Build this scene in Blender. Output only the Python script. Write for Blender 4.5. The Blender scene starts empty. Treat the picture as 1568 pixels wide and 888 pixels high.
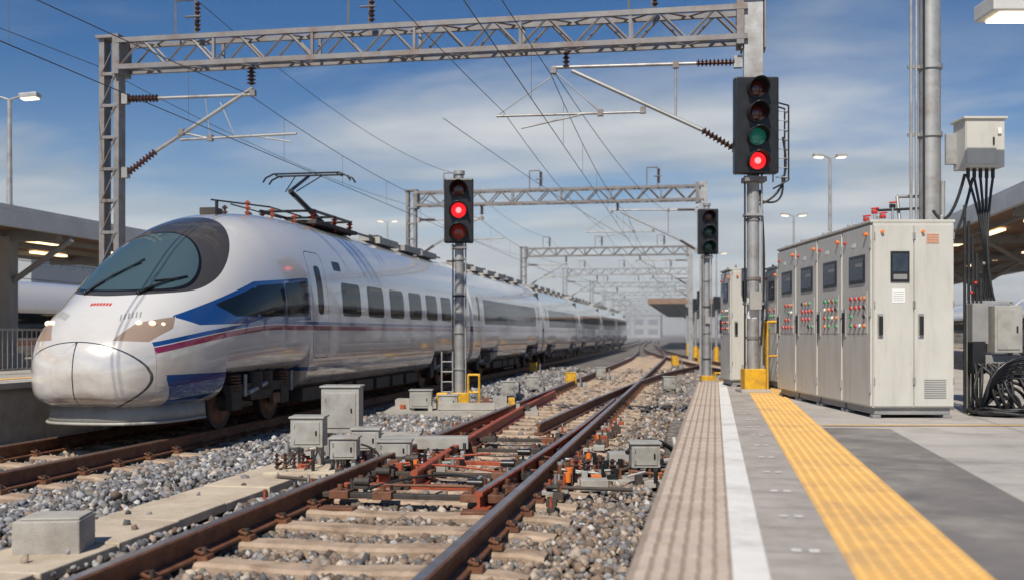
import bpy, math, random
import numpy as np
from mathutils import Vector, Matrix
random.seed(7); rng=np.random.default_rng(7)
scene=bpy.context.scene
C10,S10=math.cos(math.radians(10)),math.sin(math.radians(10))
A10=math.radians(10)
def site(e,n):            # site grid is turned 10 degrees from the track axis
    return (C10*e-S10*n, S10*e+C10*n)

# ------------------------------------------------------------------ materials
def newmat(name):
    m=bpy.data.materials.new(name); m.use_nodes=True
    nt=m.node_tree; b=nt.nodes['Principled BSDF']; return m,nt,b
def pm(name,c1,c2=None,scale=3.0,rough=.6,metal=0.0,bump=0.0,bscale=60.0,coat=0.0,emis=None,estr=0,dirt=None,dscale=1.2,damt=.5,rvar=.1,stretch=None):
    m,nt,b=newmat(name); N=nt.nodes; L=nt.links
    if c2 is None: c2=tuple(x*.78 for x in c1)
    tc=N.new('ShaderNodeTexCoord')
    n1=N.new('ShaderNodeTexNoise'); n1.inputs['Scale'].default_value=scale; n1.inputs['Detail'].default_value=8; n1.inputs['Roughness'].default_value=.65
    L.new(tc.outputs['Object'],n1.inputs['Vector'])
    r=N.new('ShaderNodeValToRGB'); r.color_ramp.elements[0].position=.32; r.color_ramp.elements[1].position=.68
    r.color_ramp.elements[0].color=(*c1,1); r.color_ramp.elements[1].color=(*c2,1)
    L.new(n1.outputs['Fac'],r.inputs['Fac']); col=r.outputs['Color']
    if dirt:
        n2=N.new('ShaderNodeTexNoise'); n2.inputs['Scale'].default_value=dscale; n2.inputs['Detail'].default_value=10; n2.inputs['Roughness'].default_value=.7
        if stretch:
            mp=N.new('ShaderNodeMapping'); mp.inputs['Scale'].default_value=stretch; L.new(tc.outputs['Object'],mp.inputs[0]); L.new(mp.outputs[0],n2.inputs['Vector'])
        else: L.new(tc.outputs['Object'],n2.inputs['Vector'])
        mr=N.new('ShaderNodeMapRange'); mr.inputs[1].default_value=.48; mr.inputs[2].default_value=.7; mr.inputs[4].default_value=damt
        L.new(n2.outputs['Fac'],mr.inputs[0])
        mx=N.new('ShaderNodeMix'); mx.data_type='RGBA'; L.new(mr.outputs[0],mx.inputs[0]); L.new(col,mx.inputs[6]); mx.inputs[7].default_value=(*dirt,1)
        col=mx.outputs[2]
    L.new(col,b.inputs['Base Color'])
    rr=N.new('ShaderNodeMapRange'); rr.inputs[3].default_value=max(0,rough-rvar); rr.inputs[4].default_value=min(1,rough+rvar)
    L.new(n1.outputs['Fac'],rr.inputs[0]); L.new(rr.outputs[0],b.inputs['Roughness'])
    b.inputs['Metallic'].default_value=metal
    b.inputs['Coat Weight'].default_value=coat; b.inputs['Coat Roughness'].default_value=.08
    if bump:
        n3=N.new('ShaderNodeTexNoise'); n3.inputs['Scale'].default_value=bscale; n3.inputs['Detail'].default_value=5
        L.new(tc.outputs['Object'],n3.inputs['Vector'])
        bp=N.new('ShaderNodeBump'); bp.inputs['Strength'].default_value=bump; bp.inputs['Distance'].default_value=.01
        L.new(n3.outputs['Fac'],bp.inputs['Height']); L.new(bp.outputs['Normal'],b.inputs['Normal'])
    if emis:
        b.inputs['Emission Color'].default_value=(*emis,1); b.inputs['Emission Strength'].default_value=estr
    return m

M={}
M['galv']=pm('galvanised_steel',(.44,.44,.43),(.34,.34,.335),4,.5,.45,dirt=(.20,.145,.11),damt=.6,dscale=2)
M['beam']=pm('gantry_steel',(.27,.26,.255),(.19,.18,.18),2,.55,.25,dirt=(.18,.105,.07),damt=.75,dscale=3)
M['beamh']=pm('gantry_steel_haze_tint',(.33,.34,.35),(.27,.28,.3),2,.7,.1)  # far gantries: distance haze put into the colour as a paler grey
M['black']=pm('black_metal',(.012,.013,.014),(.02,.02,.022),6,.35,.0)
M['rubber']=pm('black_rubber',(.015,.015,.017),(.03,.03,.03),9,.5)
M['dark']=pm('underframe_dark',(.035,.03,.027),(.08,.065,.055),5,.7,.2,dirt=(.14,.1,.07),damt=.5)
M['cab']=pm('cabinet_paint',(.55,.535,.485),(.49,.475,.43),1.5,.42,0,dirt=(.34,.30,.25),damt=.42,dscale=2.2,stretch=(3,3,.5))
M['boxg']=pm('housing_paint',(.40,.39,.355),(.32,.31,.285),3,.5,0,dirt=(.19,.15,.12),damt=.6,dscale=4)
M['cabdark']=pm('cabinet_plinth',(.2,.2,.2),(.28,.27,.26),4,.6)
M['gap']=pm('door_gap',(.05,.05,.05),(.07,.07,.07),4,.8)
M['joint']=pm('paving_joint',(.24,.225,.21),(.18,.17,.16),4,.9)
M['screen']=pm('screen_glass',(.02,.03,.045),(.05,.065,.085),5,.18)
M['white']=pm('white_label',(.78,.78,.76),(.7,.7,.68),5,.5)
M['red']=pm('red_paint',(.6,.03,.02),(.45,.03,.02),6,.4)
M['green']=pm('green_button',(.02,.35,.12),(.02,.25,.09),6,.4)
M['orange']=pm('orange_lamp',(.85,.22,.03),(.7,.18,.03),6,.35)
M['yel']=pm('yellow_paint',(.75,.42,.02),(.6,.33,.02),5,.45,dirt=(.2,.13,.07),damt=.6,dscale=5)
M['ins']=pm('insulator_brown',(.05,.025,.02),(.09,.04,.03),5,.3)
M['copper']=pm('contact_wire',(.06,.055,.05),(.09,.08,.07),5,.5,.3)
M['rust']=pm('rail_rust',(.21,.085,.042),(.10,.045,.028),7,.6,.15,bump=.4,bscale=70,dirt=(.29,.14,.075),damt=.6,dscale=6)
M['railtop']=pm('rail_running_surface',(.46,.43,.42),(.28,.21,.17),3,.30,.8)
M['redrust']=pm('switch_red_oxide',(.50,.095,.035),(.27,.06,.03),8,.55,.1,bump=.3,dirt=(.1,.05,.03),damt=.6,dscale=5)
M['sleeper']=pm('sleeper_concrete',(.48,.36,.26),(.33,.24,.17),4,.85,0,bump=.8,bscale=45,dirt=(.15,.09,.055),damt=.75,dscale=3.2)
M['conc']=pm('concrete',(.44,.41,.365),(.33,.31,.275),3,.85,0,bump=.6,bscale=60,dirt=(.2,.17,.14),damt=.55,dscale=1.6)
M['slab']=pm('slab_concrete',(.58,.49,.37),(.46,.38,.285),3,.88,0,bump=.6,bscale=50,dirt=(.24,.17,.115),damt=.6,dscale=1.3)
M['pave']=pm('platform_paving',(.50,.46,.41),(.38,.35,.315),1.6,.6,0,bump=.25,bscale=90,dirt=(.25,.225,.2),damt=.8,dscale=.8,rvar=.18)
M['pave2']=pm('grey_paving',(.46,.41,.36),(.33,.295,.26),4,.7,0,bump=.35,bscale=90,dirt=(.21,.18,.155),damt=.75,dscale=1.6)
M['darkband']=pm('dark_band',(.23,.205,.185),(.14,.13,.12),1.6,.55,0,bump=.4,bscale=100,dirt=(.38,.34,.295),damt=.85,dscale=1.2,rvar=.2)
M['tact']=pm('tactile_beige',(.58,.475,.385),(.48,.39,.315),6,.8,0,bump=.3,bscale=80,dirt=(.28,.21,.16),damt=.6,dscale=2)
M['tactb']=pm('tactile_base',(.38,.30,.24),(.30,.235,.185),6,.85,0,bump=.3,bscale=80,dirt=(.2,.15,.11),damt=.6,dscale=2)
M['wline']=pm('white_line_paint',(.80,.78,.73),(.70,.68,.64),6,.6,0,dirt=(.45,.4,.34),damt=.7,dscale=2.5)
M['yline']=pm('yellow_tactile',(.82,.49,.16),(.74,.42,.12),5,.65,0,dirt=(.46,.29,.14),damt=.8,dscale=1.8)
M['roofw']=pm('canopy_fascia',(.62,.61,.58),(.5,.49,.47),2,.5)
M['soff']=pm('canopy_soffit',(.30,.18,.10),(.22,.13,.08),2,.7)
M['steelcol']=pm('painted_column',(.3,.29,.28),(.24,.23,.22),2,.5)
M['bglass']=pm('building_glass',(.12,.2,.26),(.2,.28,.34),.2,.15)
M['haze']=pm('distant_facade_haze_tint',(.32,.34,.36),(.40,.41,.42),.1,.8)  # aerial haze painted into the wall colour, bluish grey
M['haze2']=pm('distant_window_haze_tint',(.14,.17,.2),(.2,.23,.26),.1,.5)  # same bluish haze painted into the window colour
M['lamp']=pm('lamp_lit',(.8,.75,.65),(.8,.75,.65),2,.4,emis=(1,.82,.55),estr=3.0)
M['led']=pm('lamp_strip',(.8,.7,.5),(.8,.7,.5),2,.4,emis=(1,.75,.42),estr=2.5)
M['lred']=pm('signal_red_lit',(.6,.02,.02),(.6,.02,.02),30,.2,emis=(1,.02,.03),estr=1.0)
M['lcore']=pm('signal_red_core',(.9,.1,.1),(.9,.1,.1),2,.2,emis=(1,.22,.22),estr=2.2)
M['dred']=pm('signal_red_dark',(.10,.011,.010),(.055,.008,.008),20,.12,coat=.6)
M['dora']=pm('signal_amber',(.15,.02,.012),(.09,.012,.01),20,.15,emis=(1,.08,.03),estr=.05,coat=.5)
M['dgrn']=pm('signal_green_dim',(.02,.16,.12),(.01,.09,.07),20,.12,emis=(.05,.7,.45),estr=.07,coat=.6)
M['dgrn2']=pm('signal_green_dark',(.012,.08,.06),(.008,.05,.04),20,.12,coat=.6)

def gravel(name,cols,scale,disp=1.0):
    m,nt,b=newmat(name); N=nt.nodes; L=nt.links
    tc=N.new('ShaderNodeTexCoord')
    v=N.new('ShaderNodeTexVoronoi'); v.inputs['Scale'].default_value=scale; L.new(tc.outputs['Object'],v.inputs['Vector'])
    sp=N.new('ShaderNodeSeparateColor'); L.new(v.outputs['Color'],sp.inputs[0])
    r=N.new('ShaderNodeValToRGB'); e=r.color_ramp.elements
    e[0].color=(*cols[0],1); e[1].color=(*cols[-1],1)
    for i,c in enumerate(cols[1:-1]):
        x=e.new((i+1)/(len(cols)-1)); x.color=(*c,1)
    L.new(sp.outputs[0],r.inputs['Fac'])
    n=N.new('ShaderNodeTexNoise'); n.inputs['Scale'].default_value=.35; n.inputs['Detail'].default_value=6; L.new(tc.outputs['Object'],n.inputs['Vector'])
    mr=N.new('ShaderNodeMapRange'); mr.inputs[1].default_value=.3; mr.inputs[2].default_value=.7; mr.inputs[3].default_value=.6; mr.inputs[4].default_value=1.15; L.new(n.outputs['Fac'],mr.inputs[0])
    mu=N.new('ShaderNodeMix'); mu.data_type='RGBA'; mu.blend_type='MULTIPLY'; mu.inputs[0].default_value=1
    L.new(r.outputs['Color'],mu.inputs[6]); L.new(mr.outputs[0],mu.inputs[7])
    L.new(mu.outputs[2],b.inputs['Base Color']); b.inputs['Roughness'].default_value=.9
    bp=N.new('ShaderNodeBump'); bp.invert=True; bp.inputs['Strength'].default_value=1; bp.inputs['Distance'].default_value=.04*disp
    L.new(v.outputs['Distance'],bp.inputs['Height']); L.new(bp.outputs['Normal'],b.inputs['Normal'])
    return m
M['ground']=gravel('ground_gravel',[(.09,.075,.065),(.22,.19,.165),(.13,.118,.11),(.31,.275,.24)],11)
def stonemat():
    m,nt,b=newmat('ballast_stone'); N=nt.nodes; L=nt.links
    a=N.new('ShaderNodeAttribute'); a.attribute_name='col'
    tc=N.new('ShaderNodeTexCoord'); n=N.new('ShaderNodeTexNoise'); n.inputs['Scale'].default_value=40; n.inputs['Detail'].default_value=4; L.new(tc.outputs['Object'],n.inputs['Vector'])
    mr=N.new('ShaderNodeMapRange'); mr.inputs[3].default_value=.55; mr.inputs[4].default_value=1.3; L.new(n.outputs['Fac'],mr.inputs[0])
    mu=N.new('ShaderNodeMix'); mu.data_type='RGBA'; mu.blend_type='MULTIPLY'; mu.inputs[0].default_value=1
    L.new(a.outputs['Color'],mu.inputs[6]); L.new(mr.outputs[0],mu.inputs[7]); L.new(mu.outputs[2],b.inputs['Base Color']); b.inputs['Roughness'].default_value=.85
    return m
M['stone']=stonemat()

# ------------------------------------------------------------------ mesh builder
class MB:
    def __init__(s): s.v=[]; s.f=[]; s.m=[]; s.sm=[]; s.names=[]
    def mi(s,k):
        if k not in s.names: s.names.append(k)
        return s.names.index(k)
    def add(s,vs,fs,k,smooth=False):
        o=len(s.v); s.v+= [tuple(p) for p in vs]; i=s.mi(k)
        for f in fs: s.f.append(tuple(o+a for a in f)); s.m.append(i); s.sm.append(smooth)
    def box(s,c,d,k,rz=0,rx=0,ry=0):
        hx,hy,hz=d[0]/2,d[1]/2,d[2]/2
        R=Matrix.Rotation(rz,3,'Z')@Matrix.Rotation(ry,3,'Y')@Matrix.Rotation(rx,3,'X')
        vs=[Vector(c)+R@Vector((x*hx,y*hy,z*hz)) for x,y,z in [(-1,-1,-1),(1,-1,-1),(1,1,-1),(-1,1,-1),(-1,-1,1),(1,-1,1),(1,1,1),(-1,1,1)]]
        s.add(vs,[(0,3,2,1),(4,5,6,7),(0,1,5,4),(1,2,6,5),(2,3,7,6),(3,0,4,7)],k)
    def b2(s,x0,x1,y0,y1,z0,z1,k): s.box(((x0+x1)/2,(y0+y1)/2,(z0+z1)/2),(abs(x1-x0),abs(y1-y0),abs(z1-z0)),k)
    def cyl(s,p0,p1,r0,k,r1=None,n=8,caps=True):
        if r1 is None: r1=r0
        p0=Vector(p0);p1=Vector(p1); d=(p1-p0)
        if d.length<1e-6: return
        d.normalize(); u=d.orthogonal().normalized(); w=d.cross(u)
        vs=[]
        off=math.pi/4 if n==4 else 0
        for p,r in((p0,r0),(p1,r1)):
            for i in range(n):
                a=2*math.pi*i/n+off; vs.append(p+u*math.cos(a)*r+w*math.sin(a)*r)
        fs=[(i,(i+1)%n,n+(i+1)%n,n+i) for i in range(n)]
        s.add(vs,fs,k,n>5)
        if caps:
            s.add(vs[:n],[tuple(reversed(range(n)))],k); s.add(vs[n:],[tuple(range(n))],k)
    def tube(s,pts,r,k,n=6):
        for a,b in zip(pts[:-1],pts[1:]): s.cyl(a,b,r,k,n=n)
    def cable(s,p0,p1,sag,r,k,seg=12,n=6,side=(0,0,0)):
        p0=Vector(p0);p1=Vector(p1);pts=[]
        for i in range(seg+1):
            t=i/seg; q=p0.lerp(p1,t); h=4*t*(1-t); pts.append(q+Vector((side[0]*h,side[1]*h,-sag*h+side[2]*h)))
        s.tube(pts,r,k,n)
    def ball(s,c,r,k,n=10):
        vs=[];fs=[]
        R=r if hasattr(r,'__len__') else (r,r,r)
        for j in range(n//2+1):
            ph=math.pi*j/(n//2)
            for i in range(n):
                a=2*math.pi*i/n; vs.append((c[0]+R[0]*math.sin(ph)*math.cos(a),c[1]+R[1]*math.sin(ph)*math.sin(a),c[2]+R[2]*math.cos(ph)))
        for j in range(n//2):
            for i in range(n): fs.append((j*n+i,(j+1)*n+i,(j+1)*n+(i+1)%n,j*n+(i+1)%n))
        s.add(vs,fs,k,True)
    def insul(s,p0,p1,r,nd,k='ins'):
        p0=Vector(p0);p1=Vector(p1); s.cyl(p0,p1,r*.4,k)
        for i in range(nd):
            a=p0.lerp(p1,(i+.2)/nd); b=p0.lerp(p1,(i+.55)/nd); c=p0.lerp(p1,(i+.75)/nd)
            s.cyl(a,b,r*.5,k,r1=r,n=10); s.cyl(b,c,r,k,r1=r*.6,n=10)
    def prism(s,poly,z0,z1,k,kt=None):
        n=len(poly); vs=[(x,y,z0) for x,y in poly]+[(x,y,z1) for x,y in poly]
        s.add(vs,[(i,(i+1)%n,n+(i+1)%n,n+i) for i in range(n)],k)
        s.add(vs[:n],[tuple(reversed(range(n)))],k); s.add(vs[n:],[tuple(range(n))],kt or k)
    def build(s,name,parent=None,loc=(0,0,0),rz=0,bevel=0):
        me=bpy.data.meshes.new(name); me.from_pydata(s.v,[],s.f)
        for k in s.names: me.materials.append(M[k])
        me.polygons.foreach_set('material_index',s.m); me.polygons.foreach_set('use_smooth',s.sm); me.update()
        o=bpy.data.objects.new(name,me); scene.collection.objects.link(o)
        o.location=loc; o.rotation_euler=(0,0,rz)
        if parent: o.parent=parent
        if bevel:
            b=o.modifiers.new('bevel','BEVEL'); b.width=bevel; b.segments=2; b.limit_method='ANGLE'; b.angle_limit=math.radians(50)
        return o
def empty(name,loc=(0,0,0),rz=0):
    o=bpy.data.objects.new(name,None); scene.collection.objects.link(o); o.location=loc; o.rotation_euler=(0,0,rz); o.empty_display_size=.3; return o

# ------------------------------------------------------------------ ground
g=MB(); g.add([(-2500,-600,-.31),(2500,-600,-.31),(2500,4000,-.31),(-2500,4000,-.31)],[(0,1,2,3)],'ground'); g.build('ground')

XN=-2.70   # near track centre
XT=-8.24   # train track centre
SLY_N=-2.7; SLY_T=-7.7; SP=.76
def ballast(n):
    phi=(1+5**.5)/2
    iv=np.array([(-1,phi,0),(1,phi,0),(-1,-phi,0),(1,-phi,0),(0,-1,phi),(0,1,phi),(0,-1,-phi),(0,1,-phi),(phi,0,-1),(phi,0,1),(-phi,0,-1),(-phi,0,1)])/1.9
    fi=np.array([(0,11,5),(0,5,1),(0,1,7),(0,7,10),(0,10,11),(1,5,9),(5,11,4),(11,10,2),(10,7,6),(7,1,8),(3,9,4),(3,4,2),(3,2,6),(3,6,8),(3,8,9),(4,9,5),(2,4,11),(6,2,10),(8,6,7),(9,8,1)])
    Y=3.2*np.exp(rng.random(n)*math.log(50/3.2))
    X=-10.25+rng.random(n)*(10.25+0.0)
    far=(Y>22)&(rng.random(n)<.3); X[far]=-.2+rng.random(far.sum())*4
    keep=~((Y<12.6)&(X>-5.35)&(X<-4.5)&(rng.random(n)<.985))
    keep&=~((X>-.45)&(Y<21.4))
    for xc,y0,h in((XN,SLY_N,1.62),(XT,SLY_T,1.36)):
        ph=(Y-y0+SP/2)%SP-SP/2
        keep&=~((np.abs(X-xc)<h)&(np.abs(ph)<.15)&(rng.random(n)<.96))
    X=X[keep];Y=Y[keep];n=len(X)
    sz=(.021+.03*rng.random(n)**1.8)*(1+np.clip((Y-9)/30,0,1)*.9)
    near=np.abs(X-XN)<1.75; trn=np.abs(X-XT)<1.5
    hump=.05*np.sin(X*3.1+Y*.7)*np.cos(Y*1.3)+.03*np.sin(Y*4)
    z=np.where(near|trn,-.29+.035*rng.random(n)+.012*np.sin(X*5+Y*3),-.27+hump*.6+.03*rng.random(n))
    z+=np.where((X<-5.4)&(X>-6.9),.06*np.exp(-((X+6.1)/.6)**2),0)
    onw=(Y<12.6)&(X>-5.35)&(X<-4.5); z=np.where(onw,-.168,z)
    sc=rng.uniform(.6,1.25,(n,1,3))*sz[:,None,None]
    ang=rng.random(n)*6.28; ca,sa=np.cos(ang),np.sin(ang)
    V=iv[None]*(1+rng.uniform(-.33,.33,(n,12,1)))*sc
    tl=rng.uniform(-.8,.8,n); ct,st=np.cos(tl),np.sin(tl)
    y2=V[:,:,1]*ct[:,None]-V[:,:,2]*st[:,None]; z2=V[:,:,1]*st[:,None]+V[:,:,2]*ct[:,None]
    x3=V[:,:,0]*ca[:,None]-y2*sa[:,None]; y3=V[:,:,0]*sa[:,None]+y2*ca[:,None]
    P=np.stack([x3+X[:,None],y3+Y[:,None],z2+z[:,None]],-1).reshape(-1,3)
    F=(fi[None]+12*np.arange(n)[:,None,None]).reshape(-1)
    nf=n*20
    me=bpy.data.meshes.new('ballast'); me.vertices.add(n*12); me.vertices.foreach_set('co',P.ravel().astype(np.float32))
    me.loops.add(nf*3); me.loops.foreach_set('vertex_index',F.astype(np.int32))
    me.polygons.add(nf); me.polygons.foreach_set('loop_start',(np.arange(nf)*3).astype(np.int32))
    me.update(calc_edges=True)
    at=me.attributes.new('col','FLOAT_COLOR','POINT')
    pal=np.array([(.17,.17,.185),(.27,.265,.275),(.085,.085,.09),(.42,.41,.395),(.21,.185,.16),(.23,.23,.24)])
    palb=np.array([(.22,.155,.115),(.31,.24,.185),(.12,.09,.07),(.42,.35,.285),(.18,.16,.145),(.27,.19,.135)])
    idx=rng.integers(0,6,n); brown=(.85*np.exp(-((X-XN)/1.7)**2)+.8*np.exp(-((X-XT)/1.1)**2)+(X>-1.4)*.5+.1)
    br=(rng.random(n)<brown*.9)
    c=np.where(br[:,None],palb[idx],pal[idx])*rng.uniform(.6,1.35,(n,1))
    cc=np.concatenate([np.repeat(c,12,0),np.ones((n*12,1))],1)
    at.data.foreach_set('color',cc.ravel().astype(np.float32))
    me.materials.append(M['stone'])
    o=bpy.data.objects.new('ballast',me); scene.collection.objects.link(o)
ballast(95000)

# ---- rails
def sweep(mb,path,k='rust',kt='railtop',sc=1.0,zt=0.0):
    prof=[(-.10,-.20),(.10,-.20),(.10,-.18),(.02,-.155),(.018,-.055),(.05,-.045),(.052,-.012),(.038,0),(-.038,0),(-.052,-.012),(-.05,-.045),(-.018,-.055),(-.02,-.155),(-.10,-.18)]
    n=len(prof); vs=[]
    for i,p in enumerate(path):
        a=path[max(0,i-1)]; b=path[min(len(path)-1,i+1)]
        d=Vector((b[0]-a[0],b[1]-a[1])).normalized(); nx,ny=d.y,-d.x
        for u,w in prof: vs.append((p[0]+nx*u*sc,p[1]+ny*u*sc,zt+w))
    o=len(mb.v); mb.v+=vs
    for i in range(len(path)-1):
        for j in range(n):
            kk=kt if j==7 else k
            a=o+i*n+j;b=o+i*n+(j+1)%n
            mb.f.append((a,a+n,b+n,b)); mb.m.append(mb.mi(kk)); mb.sm.append(False)
    for e in(0,len(path)-1):
        mb.f.append(tuple(o+e*n+j for j in range(n))); mb.m.append(mb.mi(k)); mb.sm.append(False)
def pchip(x,y,q):
    x=np.asarray(x,float);y=np.asarray(y,float);h=np.diff(x);d=np.diff(y)/h;m=np.zeros(len(x))
    m[0]=d[0];m[-1]=d[-1]
    for i in range(1,len(x)-1):
        if d[i-1]*d[i]>0:
            w1=2*h[i]+h[i-1];w2=h[i]+2*h[i-1]; m[i]=(w1+w2)/(w1/d[i-1]+w2/d[i])
    i=np.clip(np.searchsorted(x,q)-1,0,len(x)-2); t=(q-x[i])/h[i]
    return (2*t**3-3*t**2+1)*y[i]+(t**3-2*t**2+t)*h[i]*m[i]+(-2*t**3+3*t**2)*y[i+1]+(t**3-t**2)*h[i]*m[i+1]
def curve_pts(keys,step=2.0):
    ys=np.array([k[1] for k in keys]);xs=np.array([k[0] for k in keys])
    Y=np.arange(ys[0],ys[-1]+.01,step)
    X=pchip(ys,xs,Y); return list(zip(X,Y))
def offset(path,d):
    out=[]
    for i,p in enumerate(path):
        a=path[max(0,i-1)]; b=path[min(len(path)-1,i+1)]
        t=Vector((b[0]-a[0],b[1]-a[1])).normalized(); out.append((p[0]+t.y*d,p[1]-t.x*d))
    return out
def sleepers(mb,path_fn,y0,y1,half,step=SP):
    y=y0
    while y<y1:
        x,rz=path_fn(y)
        j=random.uniform(-.015,.015)
        nseg=18; vs=[]
        ph=random.random()*6; hs=half*random.uniform(.96,1.02); xo=random.uniform(-.03,.03)
        for i in range(nseg+1):
            t=-1+2*i/nseg; xx=t*hs+xo; top=-.203-.018*(.5+.5*math.cos(t*math.pi*2))- (.02 if abs(t)>.95 else 0)+random.uniform(-.005,.005)
            w=.135+.014*random.uniform(-1,1); cy=.014*math.sin(t*3+ph)
            for yy,zz in((-w,-.33),(-w,top-.025),(-w*.75,top),(w*.75,top),(w,top-.025),(w,-.33)):
                yy+=cy
                vs.append((x+xx*math.cos(rz)-yy*math.sin(rz),y+j+yy*math.cos(rz)+xx*math.sin(rz),zz))
        fs=[]
        for i in range(nseg):
            for q in range(5):
                a=i*6+q; fs.append((a,a+6,a+7,a+1))
        fs.append(tuple(range(6))); fs.append(tuple(nseg*6+q for q in reversed(range(6))))
        mb.add(vs,fs,'sleeper')
        y+=step
def clips(mb,xr,y0,y1,step=SP):
    y=y0
    while y<y1:
        for sgn in(-1,1):
            mb.box((xr+sgn*.12,y,-.185),(.12,.12,.04),'rust')
            mb.cyl((xr+sgn*.13,y,-.18),(xr+sgn*.13,y,-.11),.02,'dark',n=6)
            mb.tube([(xr+sgn*.15,y-.05,-.15),(xr+sgn*.08,y-.045,-.13),(xr+sgn*.08,y+.045,-.13),(xr+sgn*.15,y+.05,-.15)],.012,'rust',5)
        y+=step
def trackobj(name,keys,half_g,step=2.0,sl_half=1.62,sl_end=70,cl=None):
    e=empty(name)
    p=curve_pts(keys,step)
    r=MB()
    for sgn in(-1,1): sweep(r,offset(p,sgn*half_g))
    r.build('rails',e)
    xs=np.array([a[0] for a in p]);ys=np.array([a[1] for a in p])
    def fn(y):
        x=np.interp(y,ys,xs); dx=np.interp(y+.5,ys,xs)-np.interp(y-.5,ys,xs); return float(x),-math.atan(dx)
    s=MB(); sleepers(s,fn,keys[0][1]+.3,sl_end,sl_half); s.build('sleepers',e)
    if cl:
        c=MB()
        for sgn in(-1,1): clips(c,keys[0][0]+sgn*half_g,keys[0][1]+.3,cl)
        c.build('rail_clips',e)
    return e
trackobj('railway_track',[(XN,-3),(XN,10),(XN,30),(XN,60),(-3.2,80),(-4.6,110),(-6.5,150),(-9,230)],1.05,sl_half=1.6,sl_end=75,cl=34)
trackobj('railway_track',[(XT,-8),(XT,60),(XT,115),(-9,160),(-11,240)],.85,sl_half=1.35,sl_end=40,cl=20)
trackobj('railway_track',[(5.2,24),(3.6,33),(1.6,47),(-1.2,70),(-3.4,95),(-5.2,130),(-8,230)],.8,sl_half=1.3,sl_end=80)
trackobj('railway_track',[(-23,-5),(-23,160)],.8,sl_half=1.3,sl_end=10,step=10)
trackobj('railway_track',[(18.6,-5),(18.6,160)],.8,sl_half=1.3,sl_end=10,step=10)

# ---- switch (turnout) parts
e=empty('railway_switch')
m=MB()
bl=curve_pts([(-3.02,10.9),(-3.2,14),(-3.45,20),(-3.6,27)],.8); sweep(m,bl,'redrust','redrust',.8,-.015)
br=curve_pts([(-2.02,9.6),(-1.9,13),(-1.80,18),(-1.79,24)],.8); sweep(m,br,'redrust','railtop',.8,-.015)
br=curve_pts([(-2.55,17),(-2.2,24),(-1.2,38),(.4,50)],1); sweep(m,br,'rust','railtop',.8,-.01)
m.b2(-3.725,-3.70,12.5,24,-.15,-.06,'redrust'); m.b2(-3.80,-3.775,12.5,24,-.15,-.06,'redrust')
m.build('switch_blades',e)
m=MB()
for y in(9.9,10.55,11.5,12.6,14.0,15.4):
    m.box((XN,y,-.13),(2.0,.09,.05),'redrust' if y in(10.55,12.6) else 'dark')
    for x in(-3.5,-3.05,-2.15,-1.9):
        m.box((x,y,-.12),(.2,.2,.08),random.choice(['dark','rust'])); m.cyl((x,y-.04,-.08),(x,y-.04,-.02),.03,'rust',n=6)
        m.cyl((x+.06,y+.05,-.08),(x+.06,y+.05,-.03),.018,'black',n=6)
for y in np.arange(SLY_N+SP*16,18,SP):
    for x in(-3.38,-1.98): m.box((x,y,-.19),(.34,.16,.03),'rust')
for i,(y,x) in enumerate([(10.2,-3.38),(10.3,-2.2),(11,-3.4),(11.9,-2.15),(12.2,-3.4),(13.1,-2.15)]):
    m.cyl((x-.08,y,-.04),(x+.08,y,-.04),.045,'black' if i%2 else 'dark',n=10)
    m.tube([(x,y,-.04),(x+.02,y+.15,.0),(x+.04,y+.35,-.05)],.02,'galv' if i%2 else 'dark',6)
m.tube([(-3.3,10.2,-.07),(-2.2,10.25,-.07)],.018,'rust'); m.tube([(-3.9,10.55,-.1),(-4.5,10.65,-.08)],.022,'dark')
m.tube([(-1.5,10.55,-.1),(-.6,10.5,-.1)],.022,'dark')
m.cable((-3.3,10.0,-.1),(-2.2,10.9,-.1),-.08,.016,'rubber',side=(0,.2,0)); m.cable((-3.4,12.0,-.1),(-2.2,11.6,-.1),-.06,.016,'redrust',side=(0,-.2,0))
m.build('stretcher_bars',e,bevel=.006)
m=MB()
for k in range(100):
    y=random.uniform(9.4,19); sx=random.choice([-3.95,-1.42,-3.45,-2.1,-4.05,-1.35])+random.uniform(-.1,.1)
    c=random.choice(['dark','rust','redrust','redrust','dark','boxg','black','rust'])
    hh=random.uniform(.04,.12)
    m.box((sx,y,-.19+hh/2),(random.uniform(.06,.17),random.uniform(.06,.17),hh),c)
    m.cyl((sx,y,-.15),(sx,y,random.uniform(-.08,.0)),.016,random.choice(['dark','redrust','galv']),n=6)
for (x,y) in((-3.3,12.0),(-1.35,11.2),(-1.3,13.0),(-3.95,14.2),(-1.4,15.5)):
    m.cyl((x,y,-.14),(x,y,-.03),.035,'orange',n=10)
m.build('fasteners',e,bevel=.006)

# ---- cable trough lids
m=MB(); y=2.5
while y<12.4:
    m.box((-4.93+.025*random.uniform(-1,1),y+.5,-.225+random.uniform(-.01,.01)),(.78,.985,.09),'slab',rz=random.uniform(-.015,.015)); y+=1.0
m.build('concrete_walkway',bevel=.01)
X,Y=site(-3.58,8.0)
m=MB(); m.box((0,0,.1),(.5,.4,.27),'conc'); m.box((.02,.0,.245),(.44,.34,.02),'conc'); m.build('concrete_block',loc=(X,Y,-.17),rz=A10+.1,bevel=.02)

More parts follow.
